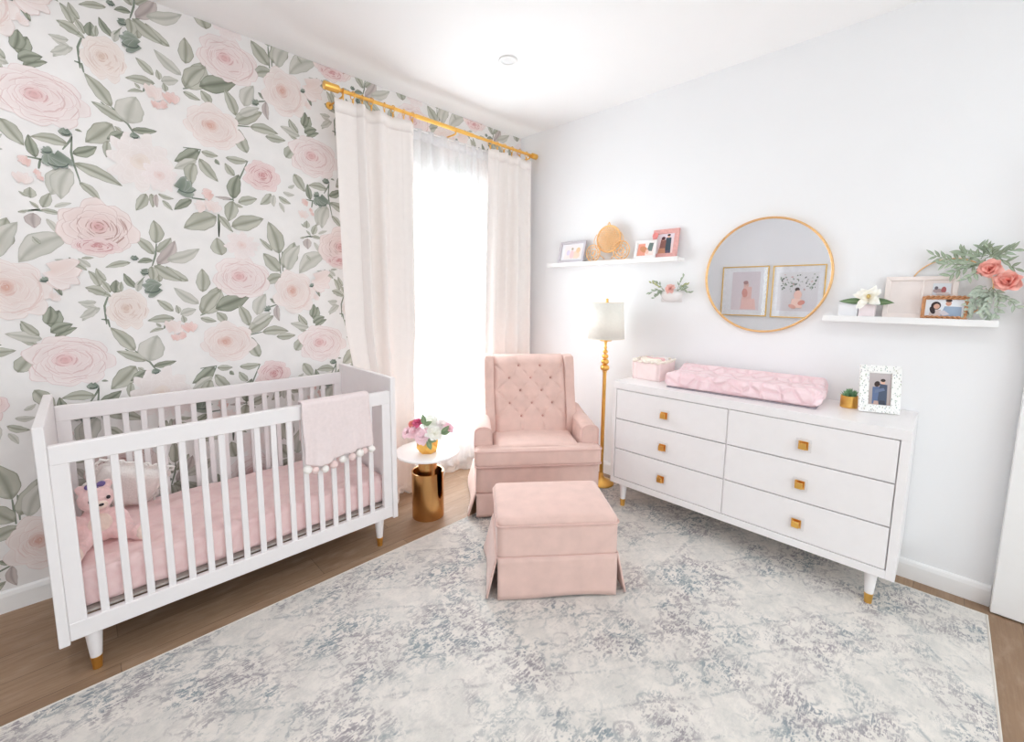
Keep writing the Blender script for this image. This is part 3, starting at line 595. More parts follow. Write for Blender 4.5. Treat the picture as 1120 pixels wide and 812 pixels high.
MB().grid(blanket,40,50).build('knit_panel',KNIT,bl,smooth=True,solid=0.006)
i=0
for u in (0.03,0.14,0.27,0.40,0.53,0.66,0.79,0.88,0.97):
    p=blanket(u,1.0); r=0.018 if i%3 else 0.0205; m=MB()
    q=random.Random(i); m.ellipsoid((p[0],p[1]-0.002,p[2]-r*1.15),(r,r,r),24,16)
    m.v=[(x+q.uniform(-1,1)*0.0012,y+q.uniform(-1,1)*0.0012,z+q.uniform(-1,1)*0.0012) for x,y,z in m.v]
    m.tube([(p[0],p[1],p[2]+0.004),(p[0],p[1]-0.001,p[2]-r*0.3)],0.0015,6)
    o=m.build('pompom',POMW if i%2==0 else POMP,bl,smooth=True); i+=1

# ---------------------------------------------------------------- curtain rod, rings, curtains
ROY,ROZ=2.68,2.652
rod=thing('curtain_rod','brass curtain rod with cylinder ends above the window','curtain rod',(2.05,ROY,ROZ))
MB().lathe([(0.011,1.17),(0.011,2.90)],(0,ROY,ROZ),20,'x').build('rod_tube',GOLD,rod,smooth=False,bevel=0.001)
MB().lathe([(0.0145,1.72),(0.0145,2.22)],(0,ROY,ROZ),20,'x').build('rod_sleeve',GOLD,rod,bevel=0.001)
for a,b in ((1.10,1.19),(2.885,2.945)):
    MB().lathe([(0.0,a),(0.021,a),(0.023,a+0.004),(0.023,b-0.006),(0.019,b-0.003),(0.019,b),(0.0,b)],(0,ROY,ROZ),24,'x',cap=False).build('end_cap',GOLD,rod,bevel=0.001)
for x in (1.215,2.06,2.86):
    m=MB(); m.tube([(x,YW-0.004,ROZ-0.025),(x,ROY+0.03,ROZ-0.03),(x,ROY+0.005,ROZ-0.028),(x,ROY,ROZ-0.018)],0.006,8)
    m.lathe([(0.022,0),(0.022,0.006),(0.012,0.010)],(x,0,ROZ-0.025),20,'y'); 
    n=20*3; m.v[-n:]=[(vx,YW-0.004-vy if False else YW-0.0045-vy,vz) for vx,vy,vz in m.v[-n:]]
    m.tube([(x,ROY+0.016*math.cos(a),ROZ+0.016*math.sin(a)) for a in [PI*0.95+PI*1.1*i/10 for i in range(11)]],0.004,8)
    m.build('bracket',GOLD,rod,smooth=True)
def make_ring(x,tilt,label,group,first=[]):
    if not first:
        r=thing('curtain_ring',label,'curtain ring',(x,ROY,ROZ-0.006),0,group)
        MB().tube([(0,0.022*math.cos(a),0.022*math.sin(a)) for a in [2*PI*i/24 for i in range(24)]],0.0027,8,closed=True).build('hoop',GOLD,r,smooth=True,world=False)
        MB().box(-0.003,0.003,-0.006,0.006,-0.045,-0.022).tube([(0,0,-0.045),(0,0.004,-0.05),(0,0,-0.055),(0,-0.004,-0.05),(0,0,-0.045)],0.0015,6).build('clip',GOLD,r,world=False)
        first.append(r)
    else: r=dup(first[0],(x,ROY,ROZ-0.006),label=label,group=group)
    r.rotation_euler=(0,0,tilt); return r
for i,x in enumerate((1.215,1.275,1.335,1.395,1.485,1.545,1.625,1.69)):
    make_ring(x,R((-14,10,-8,16,-12,8,-10,12)[i]),'small brass ring holding the left linen drape on the rod','rings of the left drape')
for i,x in enumerate((2.40,2.475,2.55,2.64,2.73,2.815)):
    make_ring(x,R((12,-10,14,-8,10,-12)[i]),'small brass ring holding the right linen drape on the rod','rings of the right drape')
def drape(name,xa,xb,ba,bb,folds,amp,seed,ztop,zbot,y0,mat_,label,cat,pool=0.0,ret=0.0,thick=0.003,nu=220,nv=60,group=None,hem=True,flat=0.0,side=0.0):
    r=random.Random(seed); ph=[r.uniform(0,6) for _ in range(6)]
    def fn(u,v):
        t=v                                  # 0 top .. 1 bottom
        tt=t if not side else t*0.4+0.6*max(0,min(1,(t-0.50)/0.12))
        x=(xa+(xb-xa)*u)*(1-tt)+(ba+(bb-ba)*u)*tt
        uu=u+0.035*math.sin(u*9+ph[0])+0.02*math.sin(u*5+t*2+ph[1])
        env=1.0
        if flat and u<flat: env=0.25
        A=amp*(0.55+0.45*min(1,t*3))*env*(0.8+0.35*math.sin(u*7+ph[2]))
        s=math.sin(2*PI*folds*uu+ph[3]+0.25*math.sin(t*2.4+ph[4]))
        y=y0-A*math.copysign(abs(s)**0.8,s)-0.0025*math.sin(2*PI*folds*2.3*uu+ph[5])
        x+=0.25*amp*math.cos(2*PI*folds*uu+ph[3])*(0.6+0.4*t)
        if ret and u>0.93: y+=ret*((u-0.93)/0.07); x=min(x,XW-0.02)
        if v<0.93 or not pool:
            z=ztop+(zbot+ (0.05 if pool else 0)-ztop)*min(1,(v/0.93 if pool else v))
            return (x,y,z)
        q=(v-0.93)/0.07
        y=y-pool*q*(0.7+0.5*math.sin(u*11+ph[1])); z=zbot+0.05*(1-q)**2+0.018*abs(math.sin(u*31+q*4))+0.012*math.sin(q*PI)
        return (x+0.02*math.sin(q*6+u*12),y,max(z,zbot+0.004))
    root=thing(name,label,cat,((xa+xb)/2,y0,zbot),0,group)
    m=MB().grid(fn,nu,nv); m.build('fabric',mat_,root,smooth=True,solid=thick)
    # sewn heading and hem bands
    def band(v0,v1,nm):
        mm=MB()
        mm.grid(lambda u,v:(lambda p:(p[0],p[1]-0.0032,p[2]))(fn(u,v0+(v1-v0)*v)),nu,2); mm.build(nm,mat_,root,smooth=True,solid=0.0015)
    band(0.0,0.028,'heading')
    return root
drape('linen_drape',1.165,1.71,1.25,1.67,3.2,0.045,11,2.600,0.0,ROY-0.004,CURT,'wide oatmeal linen drape hanging left of the window behind the crib','curtain',pool=0.08,flat=0.22,side=1)
drape('linen_drape',2.385,2.905,2.33,2.925,3.8,0.036,5,2.600,0.0,ROY-0.004,CURT,'narrow oatmeal linen drape hanging right of the window in the corner','curtain',pool=0.05,ret=0.17)
drape('sheer_curtain',1.50,2.60,1.50,2.62,13,0.018,23,2.610,0.0,2.765,SHEER,'white sheer curtain covering the bright window','sheer curtain',pool=0.12,thick=0.0,nu=420)
MB().lathe([(0.005,1.48),(0.005,2.64)],(0,2.765,2.600),12,'x').build('sheer_rod',TRIM)
sr=bpy.data.objects['sheer_rod']; tag(sr,'thin white rod carrying the sheer curtain behind the drapes','curtain rod')

# ---------------------------------------------------------------- glider armchair (local frame: x right, y back, origin on the floor under the seat front)
ch=thing('armchair','blush pink wingback armchair with button-tufted back in the corner','armchair',(2.015,1.77,RZ),R(-38.8))
W=dict(world=False)
MB().soft(-0.405,0.405,0.012,0.62,0.160,0.335,r=0.012,n=10).build('seat_base',PINKV,ch,smooth=True,**W)
MB().tube([(-0.408,0.62,0.163),(-0.408,0.008,0.163),(0.408,0.008,0.163),(0.408,0.62,0.163)],0.004,8).build('welt',PIPING,ch,smooth=True,**W)
def skirt(par,x0,x1,yf,yb,z0,z1,fl,ff,seed):
    # four panels open at the corners with inverted pleats behind
    r=random.Random(seed); inset=0.004
    def panel(p0,p1,out,flare,wave):
        d=Vector((p1[0]-p0[0],p1[1]-p0[1],0)); o_=Vector((out[0],out[1],0))
        def fn(u,v):
            p=Vector((p0[0],p0[1],z1))+d*u+o_*(flare*v*(0.85+0.15*math.cos(2*PI*u))+wave*v*math.sin(u*9+seed))
            p.z=z1+(z0-z1)*v+0.006*v*math.sin(u*PI*2.0+seed)*0.8; return p
        m=MB().grid(fn,30,8); m.build('skirt_panel',PINKV,par,smooth=True,solid=0.009,**W)
    panel((x0,yf),(x1,yf),(0,-1),ff,0.002)
    panel((x0-inset,yf+0.006),(x0-inset,yb),(-1,0),fl,0.004)
    panel((x1+inset,yf+0.006),(x1+inset,yb),(1,0),fl,0.004)
    panel((x0,yb),(x1,yb),(0,1),0.012,0.002)
    for (cx,cy,sx,sy) in ((x0,yf,-1,-1),(x1,yf,1,-1),(x0,yb,-1,1),(x1,yb,1,1)):
        m=MB(); w=0.07
        m.prism([(cx-sx*w,cy-sy*0.006),(cx-sx*0.006,cy-sy*0.006),(cx-sx*0.006,cy-sy*w),(cx-sx*0.014,cy-sy*w),(cx-sx*0.014,cy-sy*0.014),(cx-sx*w,cy-sy*0.014)],'z',z0+0.004,z1)
        m.build('kick_pleat',PINKV,par,**W)
skirt(ch,-0.403,0.403,0.006,0.625,0.010,0.163,0.045,0.006,1)
# T cushion
def cush(p,A,B,D):
    p.z+=(0.016*(1-A*A) if D>0.9 else 0); return p
m=MB().soft(-0.412,0.412,-0.012,0.105,0.338,0.462,r=0.028,n=22,bulge=(0,0.004,0)); m.soft(-0.285,0.285,0.02,0.44,0.340,0.462,r=0.03,n=22,fn=cush)
cu=m.build('seat_cushion',PINKV,ch,smooth=True,**W)
def loop(x0,x1,y0,y1,z,r,k=5):
    P=[]
    for (cx,cy,a0) in ((x1-r,y0+r,-90),(x1-r,y1-r,0),(x0+r,y1-r,90),(x0+r,y0+r,180)):
        for i in range(k+1):
            a=R(a0+90*i/k); P.append((cx+r*math.cos(a),cy+r*math.sin(a),z))
    return P
for z in (0.447,0.349):
    P=loop(-0.413,0.413,-0.014,0.107,z,0.025); o=MB().tube(P,0.0042,8,closed=True); o.build('piping',PIPING,cu,smooth=True,**W)
# arms
def arm(s):
    prof=[(0.300,0.335),(0.300,0.545)]
    for i in range(13):
        a=PI*(1-i/12); prof.append((0.356+0.056*math.cos(a),0.545+0.036*math.sin(a)))
    prof+=[(0.412,0.335)]
    m=MB(); n=len(prof); K=12; vs=[];fs=[]
    for j in range(K+1):
        t=j/K; y=0.085+0.50*t; ins=0.006*(1-min(1,t*6))
        for (x,z) in prof:
            zz=z+(0.035*t**1.5+0.003*math.sin(t*6) if z>0.5 else 0); xx=x+(0.0 if x>0.36 else 0)
            cx=0.356; vs.append((s*(cx+(xx-cx)*(1-ins*3)),y,zz-ins*(z>0.5)))
    for j in range(K):
        for i in range(n): fs.append((j*n+i,j*n+(i+1)%n,(j+1)*n+(i+1)%n,(j+1)*n+i))
    fs+=[tuple(range(n))[::-1],tuple(K*n+i for i in range(n))]
    m.add(vs,fs); o=m.build('arm',PINKV,ch,smooth=False,bevel=0.006,**W)
    P=[(s*x,0.083,z) for x,z in prof]; sub(MB().tube([P[0]]+P[1:-1]+[P[-1]],0.0038,8),'arm_piping',PIPING,o,smooth=True)
arm(-1); arm(1)
# wings
def wing(s):
    prof=[(0.655,0.335),(0.655,0.93),(0.64,0.97),(0.60,0.988),(0.545,0.992),(0.505,0.985),(0.488,0.962),(0.47,0.88),(0.445,0.77),(0.405,0.66),(0.365,0.60),(0.345,0.56),(0.345,0.50),(0.36,0.335)]
    m=MB(); n=len(prof); vs=[];fs=[]
    for x,dx,dz in ((0.258,0.012,0),(0.268,0,0),(0.318,-0.004,0.004),(0.330,0.01,0)):
        for (y,z) in prof:
            flare=0.028*max(0,(0.62-y))*2*(z>0.5)*min(1,(z-0.5)*3) if z>0.5 else 0
            cy,cz=0.53,0.7; k=1-dx*2.0
            vs.append((s*(x+flare*0.6),cy+(y-cy)*k,cz+(z-cz)*k+dz))
    for j in range(3):
        for i in range(n): fs.append((j*n+i,j*n+(i+1)%n,(j+1)*n+(i+1)%n,(j+1)*n+i))
    fs+=[tuple(range(n))[::-1],tuple(3*n+i for i in range(n))]
    m.add(vs,fs); m.build('wing',PINKV,ch,bevel=0.012,**W)
wing(-1); wing(1)
# tufted back
BT=[(-0.081,0.917),(0.079,0.917),(-0.152,0.830),(0.006,0.830),(0.155,0.830),(-0.072,0.742),(0.085,0.742),(-0.152,0.655),(0.010,0.655),(0.160,0.655),(-0.070,0.567),(0.087,0.567)]
BT=[(x,z) for x,z in BT]
def back_y(z): return 0.345+(z-0.46)*0.335
nb=[(a,b) for i,a in enumerate(BT) for b in BT[i+1:] if 0.08<math.dist(a,b)<0.135 and abs(a[1]-b[1])>0.05]
nb+=[((-0.152,0.830),(-0.245,0.742)),((-0.152,0.655),(-0.245,0.742)),((-0.152,0.655),(-0.245,0.567)),((0.155,0.830),(0.245,0.742)),((0.160,0.655),(0.245,0.742)),((0.160,0.655),(0.245,0.567)),((-0.152,0.830),(-0.245,0.917)),((0.155,0.830),(0.245,0.917)),((-0.070,0.567),(-0.070,0.47)),((0.087,0.567),(0.087,0.47)),((-0.081,0.917),(-0.09,1.0)),((0.079,0.917),(0.085,1.0))]
def sd(p,a,b):
    ax,az=a; bx,bz=b; t=max(0,min(1,((p[0]-ax)*(bx-ax)+(p[1]-az)*(bz-az))/((bx-ax)**2+(bz-az)**2)))
    return math.hypot(p[0]-ax-t*(bx-ax),p[1]-az-t*(bz-az))
def backf(u,v):
    x=-0.262+0.524*u; z=0.44+0.548*v
    d=0.0
    for b in BT:
        r2=(x-b[0])**2+(z-b[1])**2; d=max(d,0.027*math.exp(-r2/(2*0.013**2)),0.016*math.exp(-r2/(2*0.032**2)))
    c=min(sd((x,z),a,b) for a,b in nb); d=max(d,0.010*math.exp(-(c/0.010)**2))
    e=min(u,1-u); rnd=0.03*(max(0,1-e/0.08))**2; top=0.045*(max(0,(v-0.90)/0.10))**2.2
    return (x,back_y(z)-0.02+d+rnd+top,z)
m=MB().grid(backf,110,110)
f0=MB(); nU=111
# close the back pad: sides, top and rear
vs=m.v; ring=[i for i in range(nU)]+[j*nU+nU-1 for j in range(1,111)]+[110*nU+i for i in range(nU-2,-1,-1)]+[j*nU for j in range(109,0,-1)]
base=len(vs); 
for i in ring: x,y,z=vs[i]; m.v.append((x,back_y(z)+0.10,z)); m.c.append((1,1,1))
k=len(ring)
for i in range(k): m.f.append((ring[i],base+i,base+(i+1)%k,ring[(i+1)%k]))
m.f.append(tuple(base+i for i in range(k)))
bk=m.build('tufted_back',PINKV,ch,smooth=True,**W)
for i,(x,z) in enumerate(BT):
    y=back_y(z)-0.02+0.026; o=MB().ellipsoid((x,y-0.003,z),(0.0075,0.006,0.0075),14,10); o.build('tufting_button',BUTTON,ch,smooth=True,**W)
MB().soft(-0.27,0.27,0.60,0.665,0.33,0.955,r=0.02,n=10,fn=lambda p,A,B,D:(p.x,p.y+(p.z-0.5)*0.02,p.z)).build('outside_back',PINKV,ch,smooth=True,**W)

# ---------------------------------------------------------------- ottoman
ot=thing('ottoman','square blush pink skirted ottoman in front of the armchair','ottoman',(1.646,1.359,RZ),R(-40))
def topf(p,A,B,D):
    if D>0.5: p.z+=0.014*(1-A*A)*(1-B*B)
    return p
MB().soft(-0.29,0.29,-0.213,0.205,0.345,0.402,r=0.030,n=26,fn=topf).build('top_cushion',PINKV,ot,smooth=True,**W)
MB().soft(-0.288,0.288,-0.212,0.203,0.205,0.368,r=0.012,n=12).build('upholstered_band',PINKV,ot,smooth=True,**W)
MB().tube(loop(-0.292,0.292,-0.2155,0.207,0.368,0.02),0.0045,8,closed=True).build('piping',PIPING,ot,smooth=True,**W)
MB().tube(loop(-0.290,0.290,-0.2145,0.206,0.212,0.012),0.0035,8,closed=True).build('welt',PIPING,ot,smooth=True,**W)
skirt(ot,-0.286,0.286,-0.214,0.205,0.010,0.212,0.05,0.004,4)

# ---------------------------------------------------------------- brass floor lamp
lp=thing('floor_lamp','tall brass floor lamp with ivory drum shade beside the armchair','floor lamp',(2.745,1.775,RZ))
lx,ly=2.745,1.775
MB().lathe([(0.0,0),(0.098,0),(0.098,0.010),(0.090,0.016),(0.062,0.024),(0.050,0.034),(0.030,0.042),(0.020,0.060),(0.015,0.085),(0.0,0.085)],(lx,ly,RZ),40,cap=False).build('base',GOLD,lp,smooth=True)
MB().lathe([(0.014,0.08),(0.014,0.10),(0.0135,0.865),(0.017,0.868),(0.017,0.876)],(lx,ly,RZ),24).build('pole',GOLD,lp,smooth=False,bevel=0.0005)
prof=[(0.012,0.872)]
for zc,r in ((0.902,0.034),(0.948,0.029),(0.988,0.024),(1.022,0.018)):
    for i in range(9):
        a=-PI/2+PI*i/8; prof.append((0.008+ (r-0.008)*math.cos(a),zc+r*0.72*math.sin(a)))
prof+=[(0.009,1.045),(0.012,1.055),(0.0085,1.065),(0.010,1.09),(0.014,1.098),(0.008,1.104),(0.008,1.112)]
MB().lathe(prof,(lx,ly,RZ),28).build('turned_balusters',GOLD,lp,smooth=True)
MB().lathe([(0.0,1.100),(0.042,1.104),(0.044,1.108),(0.0,1.112)],(lx,ly,RZ),32,cap=False).build('bobeche_disc',GOLD,lp,smooth=True)
MB().lathe([(0.007,1.11),(0.007,1.395)],(lx,ly,RZ),16).build('stem_rod',GOLD,lp,smooth=True)
sh=MB().lathe([(0.132,1.122),(0.118,1.388)],(lx,ly,RZ),48,cap=False).build('lamp_shade',SHADEM,lp,smooth=True,solid=0.003)
m=MB()
for r,z in ((0.1325,1.124),(0.1185,1.386)): m.tube([(lx+r*math.cos(2*PI*i/40),ly+r*math.sin(2*PI*i/40),RZ+z) for i in range(40)],0.0028,6,closed=True)
sub(m,'shade_trim',LINER,sh,smooth=True)
m=MB()
for k in range(3): a=2*PI*k/3; m.tube([(lx,ly,RZ+1.380),(lx+0.117*math.cos(a),ly+0.117*math.sin(a),RZ+1.383)],0.002,6)
m.build('shade_spider',GOLD,lp)
MB().lathe([(0.0,1.386),(0.010,1.388),(0.012,1.394),(0.006,1.398),(0.011,1.405),(0.009,1.414),(0.0,1.418)],(lx,ly,RZ),20,cap=False).build('finial',GOLD,lp,smooth=True)

# ---------------------------------------------------------------- side table
tx,ty=1.524,2.305
tb=thing('side_table','round side table with white top on a brass drum beside the crib','side table',(tx,ty,0))
MB().lathe([(0.0,0.424),(0.196,0.424),(0.203,0.428),(0.205,0.434),(0.203,0.440),(0.198,0.442),(0.0,0.442)],(tx,ty,0),64,cap=False).build('tabletop',MARBLE,tb,smooth=False,bevel=0.001)
MB().lathe([(0.060,0.05),(0.060,0.424)],(tx,ty,0),40).build('neck_column',GOLDS,tb,smooth=False,bevel=0.001)
# open drum with a U-shaped slot
m=MB(); n=96; slot_c=R(-72); ht=0.305
def slot(a):
    d=(a-slot_c+PI)%(2*PI)-PI; w=0.26
    if abs(d)>=w: return ht
    return ht-0.125-0.045*math.sqrt(max(0,1-(d/w)**2))
vs=[];fs=[]
for k in range(n):
    a=2*PI*k/n; top=slot(a)
    for r,z in ((0.103,0.0),(0.103,top),(0.095,top),(0.095,0.0)): vs.append((tx+r*math.cos(a),ty+r*math.sin(a),z))
for k in range(n):
    a_=k*4;b_=((k+1)%n)*4
    for j in range(4): fs.append((a_+j,b_+j,b_+(j+1)%4,a_+(j+1)%4))
m.add(vs,fs); m.build('drum',GOLDS,tb,bevel=0.0)
bpy.data.objects['drum'].data.polygons.foreach_set('use_smooth',[False]*len(bpy.data.objects['drum'].data.polygons))
MB().lathe([(0.0,0.004),(0.0945,0.004),(0.0945,0.012),(0.0,0.012)],(tx,ty,0),48,cap=False).build('drum_floor',GOLDS,tb)
# faceted gold vase
vx,vy,vz=1.512,2.282,0.442
va=thing('faceted_vase','faceted gold vase on the round white side table','vase',(vx,vy,vz))
m=MB(); vs=[];fs=[]
K=6
for j,(r,z,o_) in enumerate(((0.056,0,0),(0.074,0.036,0.5),(0.068,0.078,0),(0.064,0.078,0),(0.068,0.036,0.5),(0.050,0.006,0))):
    for k in range(K): a=2*PI*(k+o_)/K+0.3; vs.append((vx+r*math.cos(a),vy+r*math.sin(a),vz+z+(0.006*(k%2) if j in(2,3) else 0)))
for j in range(5):
    up=(j%2==0)
    for k in range(K):
        a,b,c,d=j*K+k,j*K+(k+1)%K,(j+1)*K+k,(j+1)*K+(k+1)%K
        if j==2: fs.append((a,b,d,c))
        elif j in (0,3): fs+= [(a,b,c),(b,d,c)]
        else: fs+= [(a,b,d),(a,d,c)]
fs+=[tuple(range(K))[::-1],tuple(5*K+k for k in range(K))]
m.add(vs,fs); m.build('vase_body',GOLD,va)
# ---------------------------------------------------------------- flowers and foliage helpers (real petals and leaves)
def petal3(m,c,axis,ang,open_,L,W,cin,cout,cup=0.35,seed=0,ruf=0.08):
    ax=Vector(axis).normalized(); t=ax.orthogonal().normalized(); b=ax.cross(t)
    rd=t*math.cos(ang)+b*math.sin(ang); sdv=ax.cross(rd)
    r=random.Random(seed); ph=r.uniform(0,6); nu,nv=6,5; vs=[];cs=[];fs=[]
    for j in range(nv+1):
        v=j/nv; th=open_*(0.25+0.75*v)
        if j==0: cen=Vector(c)
        for i in range(nu+1):
            u=-1+2*i/nu; w=W*math.sin(PI*min(0.98,0.12+0.62*v))*u
            ln=L*v*(1-0.22*u*u*v)*(1+ruf*math.sin(4*u+ph)*v)
            p=Vector(c)+ax*(ln*math.cos(th))+rd*(ln*math.sin(th))+sdv*w-rd*(cup*abs(u)**2*-W*0.0)+ax*(cup*u*u*W*v)
            vs.append(p); cs.append(mixc(cin,cout,v))
    for j in range(nv):
        for i in range(nu): fs.append((j*(nu+1)+i,j*(nu+1)+i+1,(j+1)*(nu+1)+i+1,(j+1)*(nu+1)+i))
    m.add(vs,fs,cs)
def bloom(c,axis,Rr,cin,cout,layers=((5,0.35,0.6),(7,0.8,0.8),(8,1.15,0.95),(9,1.5,1.0)),seed=0,cup=0.4,wr=0.5):
    m=MB(); r=random.Random(seed); a0=r.uniform(0,6); k=0
    c=Vector(c)-Vector(axis).normalized()*Rr*0.35
    for n,op,l in layers:
        for i in range(n):
            petal3(m,c,axis,a0+2*PI*i/n+0.4*k,op*r.uniform(0.85,1.1),Rr*l*r.uniform(0.9,1.1),Rr*wr*r.uniform(0.85,1.1),cin,mixc(cout,cin,0.25*(1-l)),cup=cup,seed=seed*97+k); k+=1
    return m
def leaf3(m,b,d,n,L,W,c1,c2,curl=0.15,seed=0):
    d=Vector(d).normalized(); n=Vector(n); n=(n-d*n.dot(d)); n=n.normalized() if n.length>1e-6 else d.orthogonal().normalized(); s=d.cross(n); K=7; vs=[];cs=[];fs=[]
    for i in range(K+1):
        t=i/K; w=W/2*math.sin(PI*t**0.85)**0.9 if 0<t<1 else 0.0006; p=Vector(b)+d*L*t-n*curl*L*t*t
        for u in (-1,-0.5,0,0.5,1):
            vs.append(p+s*w*u+n*abs(u)*w*0.35); cs.append(mixc(c1,c2,abs(u)*0.6+0.2*t) if u else mixc(c1,c2,1.0))
    for i in range(K):
        for j in range(4): fs.append((i*5+j,i*5+j+1,(i+1)*5+j+1,(i+1)*5+j))
    m.add(vs,fs,cs)
def flower(name,c,axis,Rr,cin,cout,label,cat,group=None,stem_to=None,seed=0,leaves=0,**k):
    root=thing(name,label,cat,c,0,group)
    bloom(c,axis,Rr,cin,cout,seed=seed,**k).build('petals',PAINT,root,smooth=True)
    if stem_to:
        a=Vector(c)-Vector(axis).normalized()*Rr*0.4; b=Vector(stem_to); mid=(a+b)/2+Vector((0,0,0.01))
        MB().tube([a,mid,b],0.0022,6).build('stem',STEM,root,smooth=True)
    return root
GRN=L3(96,120,84); GRNL=L3(150,168,132); SAGE=L3(132,148,126); SAGEL=L3(182,194,172); OLV=L3(110,124,98)
# bouquet in the gold vase: (dx along view-right, dy toward viewer, dz, radius, colours)
vr=Vector((0.79,-0.61,0)); vf=Vector((-0.55,-0.835,0))
BQ=[(-0.075,0.02,0.165,0.050,(252,232,236),(248,214,222),'pale pink peony at the left of the bouquet in the gold vase'),
    (-0.115,0.00,0.150,0.040,(252,236,240),(250,222,230),'faded pink peony hanging furthest out left of the gold vase'),
    (-0.030,0.050,0.140,0.052,(250,236,238),(246,214,222),'blush pink peony low at the front of the gold vase'),
    (0.040,0.045,0.155,0.056,(252,250,232),(252,250,246),'large white peony low at the front right of the bouquet'),
    (0.020,0.00,0.215,0.058,(252,250,236),(252,251,247),'large white peony at the top of the bouquet'),
    (0.085,0.00,0.195,0.042,(250,240,238),(252,244,242),'small white peony at the upper right of the bouquet'),
    (0.125,0.01,0.175,0.036,(250,224,230),(250,212,222),'light pink peony at the right edge of the bouquet'),
    (-0.055,0.01,0.215,0.034,(190,70,110),(214,104,140),'deep magenta flower at the top left of the bouquet'),
    (-0.090,0.00,0.205,0.024,(226,120,110),(236,150,140),'small coral flower beside the magenta one in the bouquet')]
for i,(dx,dy,dz,r,ci,co,lab) in enumerate(BQ):
    c=Vector((vx,vy,vz))+vr*dx*1.12+vf*dy+Vector((0,0,dz-0.018)); ax=(vr*dx*6+vf*(0.5+dy*4)+Vector((0,0,0.6+ (dz-0.15)*3)))
    flower('peony',tuple(c),tuple(ax),r*1.12,L3(*ci),L3(*co),lab,'flower','flowers of the bouquet',stem_to=(vx+0.01*math.cos(i*2.3),vy+0.01*math.sin(i*2.3),vz+0.02),seed=i+1)
for i,(dx,dy,dz,ddx,ddz,lab) in enumerate(((0.085,0.055,0.135,0.5,0.5,'broad green leaf at the right of the peony bouquet'),(0.0,0.075,0.105,0.15,-0.5,'small green leaf hanging over the rim of the gold vase'),(-0.02,0.04,0.19,-0.1,0.8,'green leaf between the magenta and white peonies'))):
    c=Vector((vx,vy,vz))+vr*dx+vf*dy+Vector((0,0,dz)); root=thing('leaf_sprig',lab,'leaf',tuple(c),0,'leaves of the bouquet')
    m=MB(); leaf3(m,c,vr*ddx+Vector((0,0,ddz))+vf*0.1,vf,0.07,0.035,GRN,GRNL); leaf3(m,c,vr*(ddx+0.6)+Vector((0,0,ddz*0.3))+vf*0.2,vf,0.055,0.03,GRN,GRNL); m.build('leaves',PAINT,root,smooth=True)
    MB().tube([c,(c+Vector((vx,vy,vz+0.08)))/2,Vector((vx,vy,vz+0.05))],0.0016,6).build('stem',STEM,root)

# ---------------------------------------------------------------- dresser
DX0,DX1,DY0,DY1,DZ0,DZ1=2.50,2.955,0.061,1.543,0.178,0.881
dz=thing('dresser','long white six-drawer dresser with square brass knobs along the right wall','dresser',((DX0+DX1)/2,(DY0+DY1)/2,RZ))
m=MB(); t=0.034
m.box(DX0,DX1,DY0,DY1,DZ1-0.048,DZ1); m.box(DX0,DX1,DY0,DY0+t,DZ0,DZ1-0.048); m.box(DX0,DX1,DY1-0.024,DY1,DZ0,DZ1-0.048); m.box(DX0,DX1,DY0+t,DY1-0.024,DZ0,DZ0+0.040)
m.box(DX1-0.01,DX1,DY0+t,DY1-0.024,DZ0+0.04,DZ1-0.048); m.box(DX0+0.012,DX1-0.01,0.806,0.816,DZ0+0.04,DZ1-0.048)
m.box(DX0+0.022,DX0+0.026,DY0+t,DY1-0.024,DZ0+0.04,DZ1-0.048)
m.build('case',WHITE,dz,bevel=0.0025)
cols=((0.8135,1.516,1.181),(0.098,0.8085,0.453)); rows=((0.632,0.8305),(0.4265,0.6285),(0.221,0.423))
for (ya,yb,yk) in cols:
    for (za,zb) in rows:
        d=MB().box(DX0+0.001,DX0+0.02,ya+0.0015,yb-0.0015,za+0.0015,zb-0.0015).box(DX0+0.0262,DX1-0.03,ya+0.02,yb-0.02,za+0.02,zb-0.04).build('drawer',WHITE,dz,bevel=0.0015)
        zk=(za+zb)/2-0.012; x=DX0+0.001; yk2=yk-0.004
        b=sub(MB().box(x-0.008,x-0.0002,yk2-0.033,yk2+0.033,zk-0.033,zk+0.033),'acrylic_backplate',CLEAR,d,bevel=0.002); b['label']='clear square backplate'
        m=MB().box(x-0.010,x-0.007,yk2-0.0215,yk2+0.0215,zk-0.0215,zk+0.0215).lathe([(0.006,x-0.010),(0.006,x-0.022)],(0,yk2,zk),16,'x').box(x-0.032,x-0.022,yk2-0.016,yk2+0.016,zk-0.016,zk+0.016)
        kb=sub(m,'knob',GOLD,d,bevel=0.002); kb['label']='square brass knob'
for y in (DY0+0.085,DY1-0.075):
    for x,l in ((DX0+0.05,-0.006),(DX1-0.06,0.006)):
        tapered_leg(dz,x+l*0,y,RZ,DZ0+0.001,0.0135,0.026,0.048,WHITE)
